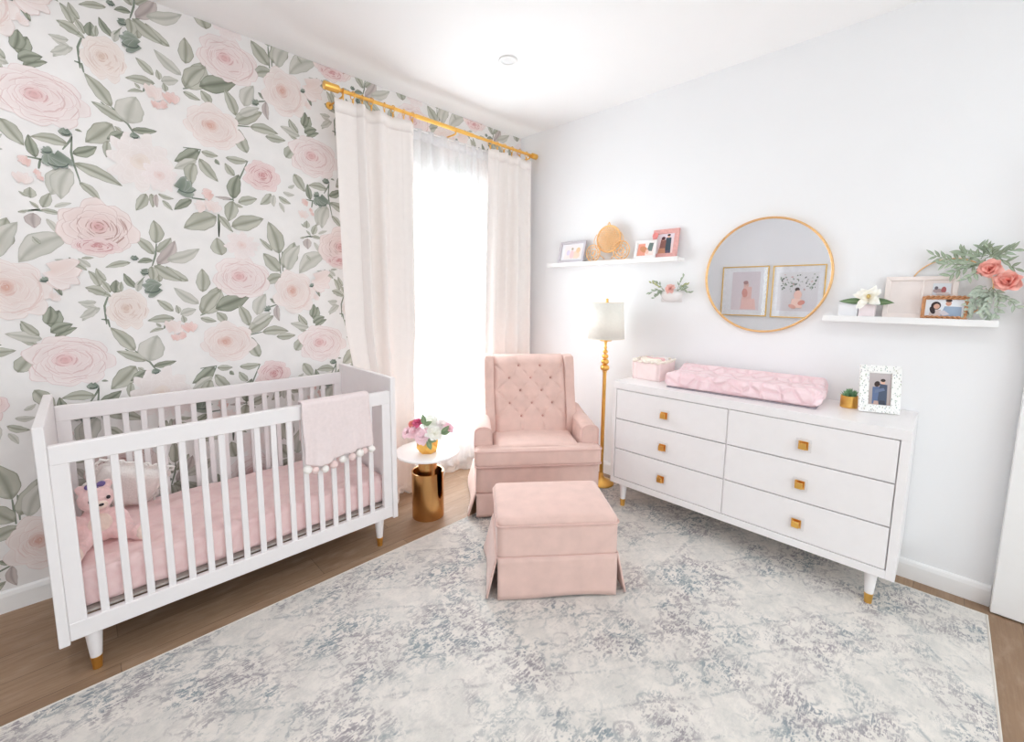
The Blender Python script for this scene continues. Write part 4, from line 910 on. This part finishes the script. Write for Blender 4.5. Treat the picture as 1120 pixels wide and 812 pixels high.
# changing pad in ruffled pink cover
pd=thing('changing_pad','long pink changing pad with ruffled cover on the white dresser','changing pad',(2.74,0.83,DZ1),R(3.5))
def padf(p,A,B,D):
    side=max(0,abs(A)-0.75)*4
    p.z+=0.028*max(0,A)**2*(D+1)/2
    if D>0: p.z+= 0.012*min(1,abs(A)**3*1.2)*1.0 + 0.004*math.sin(p.y*31)*math.sin(p.x*40)
    if abs(A)>0.9: p.x+=math.copysign(1,A)*0.007*math.sin(p.y*52+2*math.sin(p.y*13))*(1-D*D)
    if abs(B)>0.9: p.y+=math.copysign(1,B)*0.006*math.sin(p.x*48)*(1-D*D)
    return p
MB().soft(-0.155,0.165,-0.405,0.405,0.006,0.094,r=0.036,n=46,fn=padf).build('ruffled_cover',PADM,pd,smooth=True,world=False)
MB().soft(-0.142,0.152,-0.390,0.390,0.0,0.008,r=0.003,n=6).build('pad_base',mat('pad_base_grey',(168,160,166),rough=0.8),pd,world=False)
# fabric storage caddy
cd=thing('storage_caddy','square blush fabric caddy with frilled rim at the left end of the dresser top','caddy',(2.80,1.415,DZ1))
def cadf(p,A,B,D): k=1+0.03*(p.z-DZ1)/0.12; return (2.80+(p.x-2.80)*k,1.415+(p.y-1.415)*k,p.z)
m=MB()
for a in ((2.69,2.91,1.315,1.325),(2.69,2.91,1.505,1.515),(2.69,2.70,1.325,1.505),(2.90,2.91,1.325,1.505)): m.soft(*a,DZ1,DZ1+0.125,r=0.004,n=6,fn=cadf)
m.box(2.695,2.905,1.32,1.51,DZ1,DZ1+0.01)
m.build('fabric_body',mat('blush_canvas',(246,226,224),rough=0.95,var=0.03,scale=30,bump=0.3,bscale=300),cd,smooth=True)
m=MB(); P=[]
pl=loop(2.685,2.915,1.31,1.52,DZ1+0.128,0.03,6); 
PP=[]
for i in range(len(pl)):
    a=Vector(pl[i]);b=Vector(pl[(i+1)%len(pl)]); n=max(1,int((b-a).length/0.006))
    for j in range(n): PP.append(a+(b-a)*j/n)
P=[(p.x+0.003*math.sin(i*1.3),p.y+0.003*math.cos(i*1.1),p.z+0.005*math.sin(i*0.9)) for i,p in enumerate(PP)]
m.tube(P,0.008,8,closed=True).build('frilled_rim',mat('cream_frill',(248,238,226),rough=0.95,bump=0.6,bscale=180),cd,smooth=True)
# folded cloths in the caddy
cl=[('folded_cloth','folded cream muslin cloth standing in the blush caddy',2.735,2.785,(250,240,226)),('folded_cloth','folded rose pink muslin cloth standing in the blush caddy',2.79,2.84,(238,196,196)),('folded_cloth','folded white muslin cloth at the back of the blush caddy',2.845,2.892,(248,242,240))]
for nm,lab,xa,xb,c in cl:
    o=MB().soft(xa,xb,1.34,1.49,DZ1+0.0105,DZ1+0.142,r=0.02,n=12,fn=lambda p,A,B,D:(p.x+0.003*math.sin(p.y*60),p.y,p.z+0.004*math.sin(p.y*50+p.x*90)*(D>0))).build(nm,mat('muslin_%d_%d_%d'%c,c,rough=0.95,bump=0.5,bscale=200),smooth=True)
    tag(o,lab,'cloth','cloths in the caddy')
# succulent in gold pot
px,py=2.815,0.325
po=thing('potted_succulent','small green succulent in a round gold pot on the dresser','plant',(px,py,DZ1))
MB().lathe([(0.0,0.0005),(0.036,0.0005),(0.038,0.003),(0.038,0.062),(0.0355,0.063),(0.034,0.060),(0.034,0.050),(0.0,0.050)],(px,py,DZ1),36,cap=False).build('pot',GOLD,po,smooth=False,bevel=0.001)
MB().lathe([(0.0,0.052),(0.0335,0.051),(0.0335,0.050)],(px,py,DZ1),24,cap=False).build('soil',SOIL,po)
m=MB(); r=random.Random(8)
for cx,cy,cr in ((0,0,0.05),(-0.018,0.012,0.038),(0.018,0.010,0.038),(0.002,-0.018,0.040),(-0.014,-0.014,0.032),(0.017,-0.014,0.032)):
    for k in range(14):
        el=R(20+60*(k%3)/2); a=k*2.4; d=(math.cos(a)*math.cos(el),math.sin(a)*math.cos(el),math.sin(el))
        leaf3(m,(px+cx,py+cy,DZ1+0.055),d,(0,0,1) if el<1.3 else (1,0,0),cr*(0.75+0.25*r.random()),0.013,L3(70,120,80),L3(140,180,140),curl=-0.25)
m.build('leaf_rosettes',PAINT,po,smooth=True)

# ---------------------------------------------------------------- pictures
def blobs(w,h,spec,bg,T=0.0008):
    """a printed photograph: rectangle plus coloured flat shapes, local x right, z up, facing -y"""
    m=MB(); 
    m.add([(-w/2,0,0),(w/2,0,0),(w/2,0,h),(-w/2,0,h)],[(0,1,2,3)],[cc(bg[0]),cc(bg[0]),cc(bg[1]),cc(bg[1])])
    for i,(kind,x,z,rx,rz,rot,c) in enumerate(spec):
        y=-0.00012*(i+1); P=[]; 
        if kind=='e': P=[(math.cos(2*PI*k/22)*rx,math.sin(2*PI*k/22)*rz) for k in range(22)]
        else: P=[(-rx,-rz),(rx,-rz),(rx*0.8,rz),(-rx*0.8,rz)]
        ca,sa=math.cos(R(rot)),math.sin(R(rot))
        vs=[]
        for a,b in P:
            u=x+(a*ca-b*sa); v=z+(a*sa+b*ca); vs.append((max(-0.5,min(0.5,u))*w,y,max(0.0,min(1.0,v))*h))
        m.add(vs,[tuple(range(len(vs)))],cc(c))
    return m
def picture(name,label,cat,loc,rz,lean,w,h,bw,dep,fm,print_=None,mount=None,mm=MATB,glassy=False,group=None,bw2=None,stand=False,extra=None,bev=0.002):
    """framed picture standing/hanging; local x right, z up, faces -y; lean tips the top back (+y)"""
    t=thing(name,label,cat,loc,0,group); t.rotation_euler=(Euler((lean,0,0)).to_matrix().to_4x4()).to_euler()
    t.rotation_euler=(Matrix.Rotation(rz,4,'Z')@Matrix.Rotation(-lean,4,'X')).to_euler()
    m=MB(); 
    m.prism([(-w/2,0),(w/2,0),(w/2-bw,bw),(-w/2+bw,bw)],'y',-dep,0); m.prism([(-w/2,h),(-w/2+bw,h-bw),(w/2-bw,h-bw),(w/2,h)],'y',-dep,0)
    m.prism([(-w/2,0),(-w/2+bw,bw),(-w/2+bw,h-bw),(-w/2,h)],'y',-dep,0); m.prism([(w/2,0),(w/2,h),(w/2-bw,h-bw),(w/2-bw,bw)],'y',-dep,0)
    m.build('frame',fm,t,world=False,bevel=bev)
    MB().box(-w/2+bw*0.5,w/2-bw*0.5,-dep*0.45,-0.0005,bw*0.5,h-bw*0.5).build('mount',mm,t,world=False)
    if print_:
        pw,ph,pox,poz,mb=print_
        mb.v=[(x+pox,y-dep*0.45-0.0006,z+poz) for x,y,z in mb.v]; mb.build('photo_print',PRINT,t,world=False)
    if glassy:
        MB().box(-w/2+bw*0.9,w/2-bw*0.9,-dep*0.62,-dep*0.58,bw*0.9,h-bw*0.9).build('glazing',CLEAR,t,world=False)
    if extra: extra(t)
    return t
SK=(226,180,156)
# couple photo in a speckled frame on the dresser
couple=[('e',-0.12,0.60,0.10,0.085,0,SK),('e',-0.12,0.66,0.13,0.09,10,(60,44,40)),('e',0.14,0.72,0.10,0.075,0,SK),('e',0.14,0.785,0.11,0.05,0,(54,46,44)),('r',-0.14,0.30,0.20,0.27,4,(96,112,146)),('r',0.15,0.33,0.21,0.33,-4,(74,84,104)),('r',0.0,0.46,0.24,0.05,12,(110,122,150)),('r',0.14,0.06,0.14,0.08,0,(62,64,76)),('r',-0.14,0.05,0.12,0.07,0,(190,160,150))]
rzf=math.atan2(-0.143,0.055)
picture('framed_photo','speckled white terrazzo frame with a photo of a hugging couple on the dresser','picture frame',(2.785,0.205,DZ1+0.001),rzf,R(9),0.165,0.235,0.038,0.016,TERR,(0,0,0,0.040,blobs(0.088,0.155,couple,((176,160,154),(196,186,186)))),extra=lambda t:MB().prism([(0.001,0.20),(0.0,0.02),(0.075,0.012),(0.07,0.0125)],'x',-0.02,0.02).build('easel_back',WHITF,t,world=False))
# shelves
def shelf(y0,y1,ztop,label):
    t=thing('picture_ledge',label,'wall shelf',(XW,(y0+y1)/2,ztop))
    MB().box(XW-0.10,XW-0.0003,y0,y1,ztop-0.022,ztop).build('ledge_board',TRIM,t,bevel=0.002)
    MB().box(XW-0.105,XW-0.095,y0,y1,ztop-0.027,ztop+0.005).build('front_lip',TRIM,t,bevel=0.002)
SL,SRt=1.712,1.352
shelf(1.31,2.46,SL,'long white picture ledge on the right wall above the lamp')
shelf(-0.158,0.482,SRt,'white picture ledge on the right wall beside the round mirror')
RZW=R(-90)       # faces -x (into the room) when hung on the right wall
def wframe(name,label,y,zs,w,h,lean,depth_from_wall,**k):
    return picture(name,label,'picture frame',(XW-depth_from_wall,y,zs),RZW,R(lean),w,h,**k)
wframe('framed_photo','silver-grey square frame with a pastel storybook print at the left end of the ledge',2.235,SL+0.001,0.262,0.182,14,0.066,bw=0.022,dep=0.016,fm=SILVF,print_=(0,0,0.01,0.035,blobs(0.17,0.115,[('e',0.2,0.25,0.22,0.3,0,(236,206,186)),('e',-0.05,0.3,0.12,0.3,0,(232,196,196)),('e',0.3,0.6,0.12,0.2,0,(224,190,150)),('e',-0.28,0.45,0.1,0.2,0,(216,206,226)),('e',-0.05,0.72,0.06,0.1,0,(170,150,130))],((240,226,222),(244,236,236)))))
pinkp=[('r',0.12,0.38,0.20,0.36,0,(74,88,98)),('e',0.12,0.80,0.09,0.07,0,SK),('e',0.12,0.86,0.10,0.045,0,(52,40,44)),('r',-0.20,0.34,0.20,0.32,-4,(150,104,96)),('e',-0.20,0.68,0.09,0.075,0,(214,160,140)),('e',-0.20,0.72,0.12,0.08,0,(92,56,60)),('r',0.10,0.07,0.16,0.08,0,(104,92,112)),('r',-0.22,0.12,0.24,0.14,0,(206,148,120))]
wframe('framed_photo','upright pink enamel frame with a couple photo at the right end of the ledge',1.44,SL+0.001,0.190,0.203,11,0.045,bw=0.032,dep=0.014,fm=PINKF,print_=(0,0,0.008,0.030,blobs(0.118,0.152,pinkp,((238,212,206),(236,226,236)))),extra=lambda t:MB().ellipsoid((-0.075,-0.018,0.160),(0.022,0.006,0.024)).build('heart_ornament',mat('coral_enamel',(232,140,136),rough=0.4),t,world=False,smooth=True))
wframe('framed_photo','small low white frame with a beach photo leaning in front of the pink frame',1.565,SL+0.001,0.165,0.130,10,0.080,bw=0.019,dep=0.012,fm=CERAM,print_=(0,0,0.0,0.022,blobs(0.125,0.09,[('r',-0.24,0.45,0.26,0.5,0,(226,156,136)),('e',-0.1,0.5,0.2,0.3,40,(206,140,104)),('r',0.30,0.66,0.16,0.32,-8,(112,128,124)),('e',0.12,0.30,0.1,0.2,0,(230,190,176))],((242,220,212),(240,234,232)))))
# gold filigree carriage ornament
cg=thing('carriage_ornament','gold filigree carriage ornament with two spoked wheels on the ledge','ornament',(XW-0.055,1.885,SL))
def wy(u,v,d=0.0): return (XW-0.055-d,1.885-u,SL+v)       # u to the right as seen from the room
def ring(m,u,v,ru,rv,r,n=32,d=0.0): m.tube([wy(u+ru*math.cos(2*PI*i/n),v+rv*math.sin(2*PI*i/n),d) for i in range(n)],r,6,closed=True)
m=MB(); ring(m,0,0.168,0.104,0.100,0.0055,44); ring(m,0,0.168,0.097,0.093,0.0025,40)
q=random.Random(5)
for i in range(-8,9):
    for j in range(-8,9):
        u=i*0.0135+(j%2)*0.00675; v=j*0.0118
        if (u/0.095)**2+(v/0.091)**2<0.97: ring(m,u,v+0.168,0.0080,0.0080,0.0026,10,d=q.uniform(-0.002,0.002))
m.build('filigree_cabin',GOLDM,cg,smooth=True)
m=MB(); ring(m,0,0.275,0.010,0.010,0.004,16); m.tube([wy(-0.03,0.262),wy(0,0.270),wy(0.03,0.262)],0.004,6); m.ellipsoid(wy(0,0.288),(0.006,0.006,0.008)); m.build('crown_finial',GOLDM,cg,smooth=True)
for s,rr in ((1,0.068),(-1,0.062)):
    m=MB(); cu_,cv=s*0.125,rr+0.006
    ring(m,cu_,cv,rr,rr,0.0045,36,0.02); ring(m,cu_,cv,rr*0.72,rr*0.72,0.003,30,0.02); ring(m,cu_,cv,rr*0.30,rr*0.30,0.004,20,0.02)
    for k in range(8): a=PI*k/4; m.tube([wy(cu_+rr*0.3*math.cos(a),cv+rr*0.3*math.sin(a),0.02),wy(cu_+rr*math.cos(a),cv+rr*math.sin(a),0.02)],0.002,6)
    m.build('wheel',GOLDM,cg,smooth=True)
m=MB()
for s in (-1,1):
    m.tube([wy(s*(0.10-0.075*math.cos(a)*0.4),0.045+0.04*math.sin(a),0.006) for a in [i*0.35 for i in range(12)]],0.003,6)
    m.tube([wy(s*(0.03+0.18*t),0.018+0.03*math.sin(t*6),0.008) for t in [i/12 for i in range(13)]],0.0032,6)
    m.tube([wy(s*(0.10+0.03*math.sin(t*3)),0.10+0.11*t,0.004) for t in [i/8 for i in range(9)]],0.003,6)
m.tube([wy(-0.20,0.006,0.008),wy(0.19,0.006,0.008)],0.005,8)
m.build('scrolled_undercarriage',GOLDM,cg,smooth=True)
# wall-hung planter under the left ledge
wpn=thing('wall_planter','small white half-round wall planter hanging between ledge and mirror','planter',(XW,1.385,1.44))
m=MB(); vs=[];fs=[]
pr=[(0.012,-0.03),(0.045,-0.015),(0.060,0.02),(0.062,0.045),(0.056,0.045),(0.050,0.02)]
n=16
for r_,z in pr:
    for k in range(n+1): a=PI/2+PI*k/n; vs.append((XW-0.001+r_*math.cos(a),1.385+1.35*r_*math.sin(a),1.44+z))
for j in range(len(pr)-1):
    for k in range(n): fs.append((j*(n+1)+k,j*(n+1)+k+1,(j+1)*(n+1)+k+1,(j+1)*(n+1)+k))
m.add(vs,fs); m.box(XW-0.003,XW-0.0005,1.31,1.46,1.41,1.50); m.build('pocket',CERAM,wpn,smooth=True)
flower('silk_rose',(XW-0.06,1.375,1.502),(-1,0.0,0.35),0.036,L3(226,150,140),L3(246,204,194),'pale coral rose in the white wall planter','flower',stem_to=(XW-0.03,1.385,1.46),seed=31)
for i,(y0,s,lab) in enumerate(((1.425,1,'sage greenery spilling from the left side of the white wall planter'),(1.335,-1,'sage greenery rising from the right side of the white wall planter'))):
    root=thing('greenery_sprig',lab,'foliage',(XW-0.04,y0,1.49),0,'greenery in the wall planter'); m=MB(); st_=MB(); r=random.Random(40+i)
    for k in range(5):
        dy=s*r.uniform(0.02,0.10); dzz=r.uniform(-0.045,0.075) if k else (0.10 if s<0 else -0.05); a=Vector((XW-0.035,y0,1.485)); b=a+Vector((-r.uniform(0.01,0.04),dy,dzz)); st_.tube([a,(a+b)/2+Vector((0,0,0.012)),b],0.0012,5)
        for q_ in range(6):
            t_=0.3+0.7*q_/5; p=a.lerp(b,t_)+Vector((0,0,0.012*math.sin(PI*t_))); leaf3(m,p,((b-a).normalized()+Vector((r.uniform(-.9,.2),r.uniform(-.8,.8),r.uniform(-.6,.9)))),(-1,0,0.3),r.uniform(0.020,0.034),0.012,OLV if k%2 else SAGE,L3(206,206,150) if k==1 else SAGEL)
    m.build('leaves',PAINT,root,smooth=True); st_.build('stems',STEM,root)
# round mirror
mr=thing('round_mirror','round gold-framed wall mirror above the white dresser','mirror',(XW,0.81,1.58))
m=MB(); n=96; vs=[];fs=[]
prof=[(0.333,0.0),(0.333,0.016),(0.337,0.022),(0.343,0.022),(0.345,0.018),(0.345,0.0)]
for k in range(n):
    a=2*PI*k/n
    for r_,d in prof: vs.append((XW-0.0005-d,0.81+r_*math.cos(a),1.58+r_*math.sin(a)))
K=len(prof)
for k in range(n):
    for j in range(K): fs.append((k*K+j,k*K+(j+1)%K,((k+1)%n)*K+(j+1)%K,((k+1)%n)*K+j))
m.add(vs,fs).build('gold_rim',GOLDM,mr,smooth=True)
m=MB(); n=96
vs=[(XW-0.012,0.81+0.334*math.cos(2*PI*k/n),1.58+0.334*math.sin(2*PI*k/n)) for k in range(n)]+[(XW-0.004,0.81+0.334*math.cos(2*PI*k/n),1.58+0.334*math.sin(2*PI*k/n)) for k in range(n)]
m.add(vs,[tuple(range(n)),tuple(range(n,2*n))[::-1]]+[(k,(k+1)%n,n+(k+1)%n,n+k) for k in range(n)]).build('mirror_glass',MIRR,mr)
# the two framed pictures on the opposite wall, seen in the mirror
GF=mat('thin_gold_frame',(226,190,120),rough=0.35,metal=0.7,var=0.04)
figA=[('e',0.02,0.66,0.09,0.07,0,(226,190,180)),('e',0.0,0.72,0.09,0.05,0,(176,140,140)),('r',0.06,0.40,0.18,0.22,-6,(236,198,192)),('r',0.12,0.16,0.28,0.14,0,(244,206,200)),('e',-0.02,0.45,0.1,0.12,20,(220,160,150))]
q=random.Random(9); figB=[]
for i in range(70):
    a=q.random(); x=-0.46+0.92*a; z=0.60+0.36*q.random()-0.22*math.sin(PI*a)*q.random()
    figB.append(('e',x,z,q.uniform(0.012,0.035),q.uniform(0.010,0.024),q.uniform(0,180),q.choice([(120,134,124),(150,162,150),(96,104,104),(206,178,178),(186,192,186)])))
figB+=[('e',0.0,0.56,0.06,0.05,0,(96,84,84)),('e',0.02,0.42,0.10,0.12,0,(234,196,186)),('r',0.0,0.20,0.15,0.12,0,(240,206,196)),('e',0.12,0.22,0.09,0.06,20,(214,150,138)),('e',-0.1,0.12,0.1,0.05,-20,(226,176,164))]
figA2=[(k,-x,z,a,b,-r_,c) for k,x,z,a,b,r_,c in figA]; figB2=[(k,-x,z,a,b,-r_,c) for k,x,z,a,b,r_,c in figB]
picture('wall_picture','gold-framed pink nursery photo seen at the left in the round mirror','picture',(XL+0.004,2.29,1.155),R(90),0,0.665,0.765,0.016,0.022,GF,(0,0,-0.02,0.09,blobs(0.40,0.59,figA2,((232,222,226),(224,216,222)))),glassy=True,group='pictures on the opposite wall',mm=mat('cool_mount_board',(238,239,243),rough=0.8))
picture('wall_picture','gold-framed garden photo with grey leaves seen at the right in the round mirror','picture',(XL+0.004,1.575,1.15),R(90),0,0.66,0.765,0.016,0.022,GF,(0,0,0.0,0.10,blobs(0.50,0.56,figB2,((226,222,226),(232,232,234)))),glassy=True,group='pictures on the opposite wall',mm=mat('cool_mount_board',(238,239,243),rough=0.8))

# ---------------------------------------------------------------- right ledge
def smallphoto(t):
    o=blobs(0.062,0.055,[('e',-0.2,0.35,0.28,0.2,0,(170,150,150)),('e',0.12,0.42,0.14,0.3,0,(170,96,96)),('e',-0.3,0.6,0.1,0.15,0,(110,104,112)),('r',0.1,0.12,0.4,0.1,0,(206,190,186))],((214,214,220),(228,232,238)))
    o.v=[(x+0.075,y-0.0102,z+0.115) for x,y,z in o.v]; o.build('inset_photo',PRINT,t,world=False)
    MB().box(0.005,0.013,-0.015,-0.007,0.02,0.185).build('divider',WHITF,t,world=False,bevel=0.001)
wframe('framed_photo','wide whitewashed wooden frame with blank panel and tiny photo on the right ledge',0.110,SRt+0.001,0.262,0.205,8,0.043,bw=0.020,dep=0.015,fm=WHITF,mm=mat('pale_panel',(238,228,224),rough=0.8,var=0.03,scale=14),extra=smallphoto)
def rattan(t):
    m=MB(); w,h=0.158,0.108
    P=loop(-w/2+0.006,w/2-0.006,0.006,h-0.006,0,0.012,4); P=[(x,-0.012,y) for x,y,z in P]; L_=[]
    for i in range(len(P)):
        a=Vector(P[i]);b=Vector(P[(i+1)%len(P)]); n=max(1,int((b-a).length/0.003))
        for j in range(n): L_.append(a+(b-a)*j/n)
    for ph in (0,PI): m.tube([(p.x,p.y+0.004*math.cos(i*0.55+ph),p.z+0.006*math.sin(i*0.55+ph)) for i,p in enumerate(L_)],0.0042,6,closed=True)
    m.build('woven_rattan_rim',WICK,t,world=False,smooth=True)
cp=[('e',-0.22,0.62,0.13,0.24,0,(58,44,46)),('e',-0.20,0.58,0.08,0.15,0,(214,170,150)),('r',-0.22,0.18,0.17,0.22,0,(206,190,186)),('e',-0.30,0.35,0.07,0.22,10,(56,44,46)),('r',0.20,0.28,0.27,0.30,-4,(150,168,190)),('e',0.10,0.76,0.075,0.15,0,(206,156,134)),('e',0.10,0.92,0.085,0.09,0,(58,46,44)),('r',0.0,0.2,0.10,0.14,30,(208,200,206))]
wframe('framed_photo','small woven rattan frame with a portrait of a smiling couple on the right ledge',0.018,SRt+0.001,0.158,0.108,9,0.074,bw=0.014,dep=0.010,fm=WICK,print_=(0,0,0,0.013,blobs(0.131,0.082,cp,((222,226,232),(232,236,242)))),extra=rattan)
# two small blocks with magnolia on top
o=MB().box(XW-0.085,XW-0.035,0.338,0.418,SRt+0.0005,SRt+0.066).build('acrylic_box',mat('frosted_white_box',(240,240,243),rough=0.3,var=0.01),bevel=0.003); tag(o,'small frosted white box at the left end of the right ledge','box')
o=MB().box(XW-0.085,XW-0.035,0.268,0.334,SRt+0.0005,SRt+0.066).build('keepsake_box',mat('pale_pink_box',(243,230,232),rough=0.5,var=0.03,scale=30),bevel=0.003); tag(o,'small pale pink keepsake box under the magnolia flower','box')
mg=thing('silk_magnolia','white silk magnolia with dark green leaves lying on the small boxes','flower',(XW-0.07,0.31,SRt+0.07))
c=(XW-0.085,0.298,SRt+0.100)
bloom(c,(-1,0.15,0.55),0.055,L3(250,240,214),L3(251,250,244),layers=((4,0.6,0.75),(5,1.0,1.0),(6,1.35,1.25)),seed=77,wr=0.42).build('petals',PAINT,mg,smooth=True)
MB().ellipsoid((c[0]-0.012,c[1],c[2]+0.008),(0.008,0.008,0.010)).build('flower_heart',mat('magnolia_heart',(206,178,110),rough=0.8),mg,smooth=True)
DG=L3(70,98,68);DGL=L3(128,150,112)
for d,L_,W_ in (((-0.1,1,0.02),0.12,0.036),((-0.15,-1,-0.02),0.105,0.040),((0.2,-0.45,0.9),0.062,0.030)):
    m=MB(); leaf3(m,(XW-0.075,0.30,SRt+0.078),d,(-1,0,0.55) if abs(d[1])>0.6 else (-1,0,0),L_,W_,DG,DGL,curl=0.02); m.build('leaf',PAINT,mg,smooth=True)
MB().tube([(XW-0.08,0.29,SRt+0.085),(XW-0.07,0.30,SRt+0.072)],0.003,6).build('stem',STEM,mg)
# hoop wreath leaning at the right end of the ledge
hw=thing('hoop_wreath','thin gold hoop wreath with greenery and two coral roses on the right ledge','wreath',(XW-0.02,-0.02,SRt))
HC=(-0.005,1.352+0.155); HR=0.150
HC=(0.010,1.498); HR=0.142
def hp(a,d=0.006): return Vector((XW-d,HC[0]-HR*math.cos(a),HC[1]+HR*math.sin(a)))
MB().tube([hp(2*PI*i/64) for i in range(64)],0.0028,8,closed=True).build('gold_hoop',GOLDM,hw,smooth=True)
r=random.Random(12)
def sprig(m,st_,a,d,L_,n,seed,c1,c2,lw=0.013,ll=0.04):
    q=random.Random(seed); a=Vector(a); d=Vector(d).normalized(); side=d.cross(Vector((1,0,0)))
    pts=[a+d*L_*t/6+side*0.02*math.sin(t*0.6+seed)+Vector((0,0,-0.02*(t/6)**2)) for t in range(7)]
    st_.tube(pts,0.0014,5)
    for k in range(n):
        f=0.1+0.9*k/(n-1); i=min(5,int(f*6)); p=pts[i].lerp(pts[i+1],f*6-i); s_=1 if k%2 else -1
        leaf3(m,p,(d*0.8+side*s_*q.uniform(0.4,1.0)+Vector((-q.uniform(0,0.6),0,0))),(-1,q.uniform(-.3,.3),0.3),ll*q.uniform(0.7,1.15),lw*q.uniform(0.8,1.2),c1,c2,curl=q.uniform(0,0.25))
m=MB(); st_=MB(); 
# upper spray spreading left (towards +y) and right
top=Vector((XW-0.045,-0.09,1.635))
for k,(d,L_,n) in enumerate((((-0.1,1.0,0.25),0.17,15),((-0.3,1.0,-0.15),0.14,13),((-0.3,0.8,-0.65),0.12,11),((-0.2,0.35,0.8),0.07,9),((-0.4,-0.2,0.7),0.07,9),((-0.3,-1,0.35),0.10,11),((-0.2,0.7,0.6),0.10,11),((-0.5,0.3,-0.6),0.11,11),((-0.2,-0.9,-0.1),0.10,9))):
    sprig(m,st_,top,d,L_,n,100+k,SAGE if k%2 else OLV,SAGEL)
m.build('upper_greenery',PAINT,hw,smooth=True); st_.build('upper_twigs',STEM,hw)
m=MB(); st_=MB(); low=Vector((XW-0.045,-0.115,1.50))
for k,(d,L_,n) in enumerate((((-0.3,0.35,-1),0.12,15),((-0.3,-0.1,-1),0.12,15),((-0.4,0.8,-0.75),0.085,12),((-0.3,-0.7,-0.7),0.11,12),((-0.5,0.15,-0.8),0.11,12),((-0.5,-0.4,-0.9),0.12,12),((-0.6,0.5,-0.3),0.06,9))):
    sprig(m,st_,low,d,L_,n,140+k,SAGE if k%2 else L3(150,164,150),L3(200,210,194),lw=0.016,ll=0.032)
m.build('lower_greenery',PAINT,hw,smooth=True); st_.build('lower_twigs',STEM,hw)
for c,R_,sd_ in (((XW-0.085,-0.108,1.582),0.044,51),((XW-0.095,-0.168,1.530),0.050,52)):
    bloom(c,(-1,0.25,0.2),R_,L3(226,120,108),L3(248,190,178),layers=((3,0.25,0.62),(4,0.5,0.78),(6,0.85,0.95),(7,1.2,1.05)),seed=sd_,cup=0.55,wr=0.55).build('coral_rose',PAINT,hw,smooth=True)

# ---------------------------------------------------------------- daylight and added fill lights
W_=bpy.data.worlds.new('daylight'); S.world=W_; W_.use_nodes=True
bg=W_.node_tree.nodes['Background']; bg.inputs[0].default_value=(0.88,0.94,1.0,1); bg.inputs[1].default_value=SKY
def area(name,loc,rot,sx,sy,power,col=(0.90,0.95,1.0),portal=False):
    l=bpy.data.lights.new(name,'AREA'); l.shape='RECTANGLE'; l.size=sx; l.size_y=sy; l.energy=power; l.color=col
    o=bpy.data.objects.new(name,l); C.objects.link(o); o.location=loc; o.rotation_euler=rot
    if portal: l.cycles.is_portal=True
    o['kind']='helper'; return o
area('portal_front',((WX0+WX1)/2,YW+T+0.01,(WZ0+WZ1)/2),(R(-90),0,0),WX1-WX0,WZ1-WZ0,1,portal=True)
area('portal_back',((BX0+BX1)/2,YB-T-0.01,(BZ0+BZ1)/2),(R(90),0,0),BX1-BX0,BZ1-BZ0,1,portal=True)
area('window_daylight',((WX0+WX1)/2,YW+T+0.03,(WZ0+WZ1)/2),(R(-90),0,0),WX1-WX0,WZ1-WZ0,P_FRONT)
area('window_daylight_back',((BX0+BX1)/2,YB-T-0.03,(BZ0+BZ1)/2),(R(90),0,0),BX1-BX0,BZ1-BZ0,P_BACK_FILL)  # added fill light shining in through the made-up rear window
for i,(x,y) in enumerate(((1.95,2.02),(1.0,-0.4),(-0.35,2.02),(-0.35,0.15),(0.8,-1.3))):
    if i:
        q=dup(bpy.data.objects['recessed_downlight'],(x,y,CEIL),label='small round white recessed light in the ceiling behind the viewpoint',group='recessed lights behind the viewpoint')
    if i==0: continue
    l=bpy.data.lights.new('downlight','AREA'); l.shape='DISK'; l.size=0.10; l.energy=P_DOWN_FILL; l.color=(0.93,0.965,1.0)  # added fill lamp under each unseen copy; the visible fitting stays unlit
    o=bpy.data.objects.new('downlight',l); C.objects.link(o); o.location=(x,y,CEIL-0.013)
# ---------------------------------------------------------------- camera
cam=bpy.data.cameras.new('camera'); co=bpy.data.objects.new('camera',cam); C.objects.link(co); S.camera=co
cam.sensor_fit='HORIZONTAL'; cam.sensor_width=36; cam.lens=473/1120*36; cam.shift_y=-26/1120; cam.clip_start=0.02
M3=Matrix((((0.710088696,-0.704049831,0.009374355),(0.078405627,0.092295042,0.992640007),(-0.699733236,-0.704127446,0.120739135))))  # columns: world axes in camera coordinates
co.matrix_world=Matrix.Translation((0,0,1.45))@M3.transposed().to_4x4()
S.view_settings.view_transform='Standard'; S.view_settings.look='None'; S.view_settings.gamma=1; S.view_settings.use_curve_mapping=False
S.view_settings.exposure=EXPO
S.cycles.use_denoising=True; S.cycles.max_bounces=14; S.cycles.diffuse_bounces=8; S.cycles.transparent_max_bounces=16; S.cycles.glossy_bounces=6; S.cycles.sample_clamp_indirect=6
S.cycles.use_adaptive_sampling=False
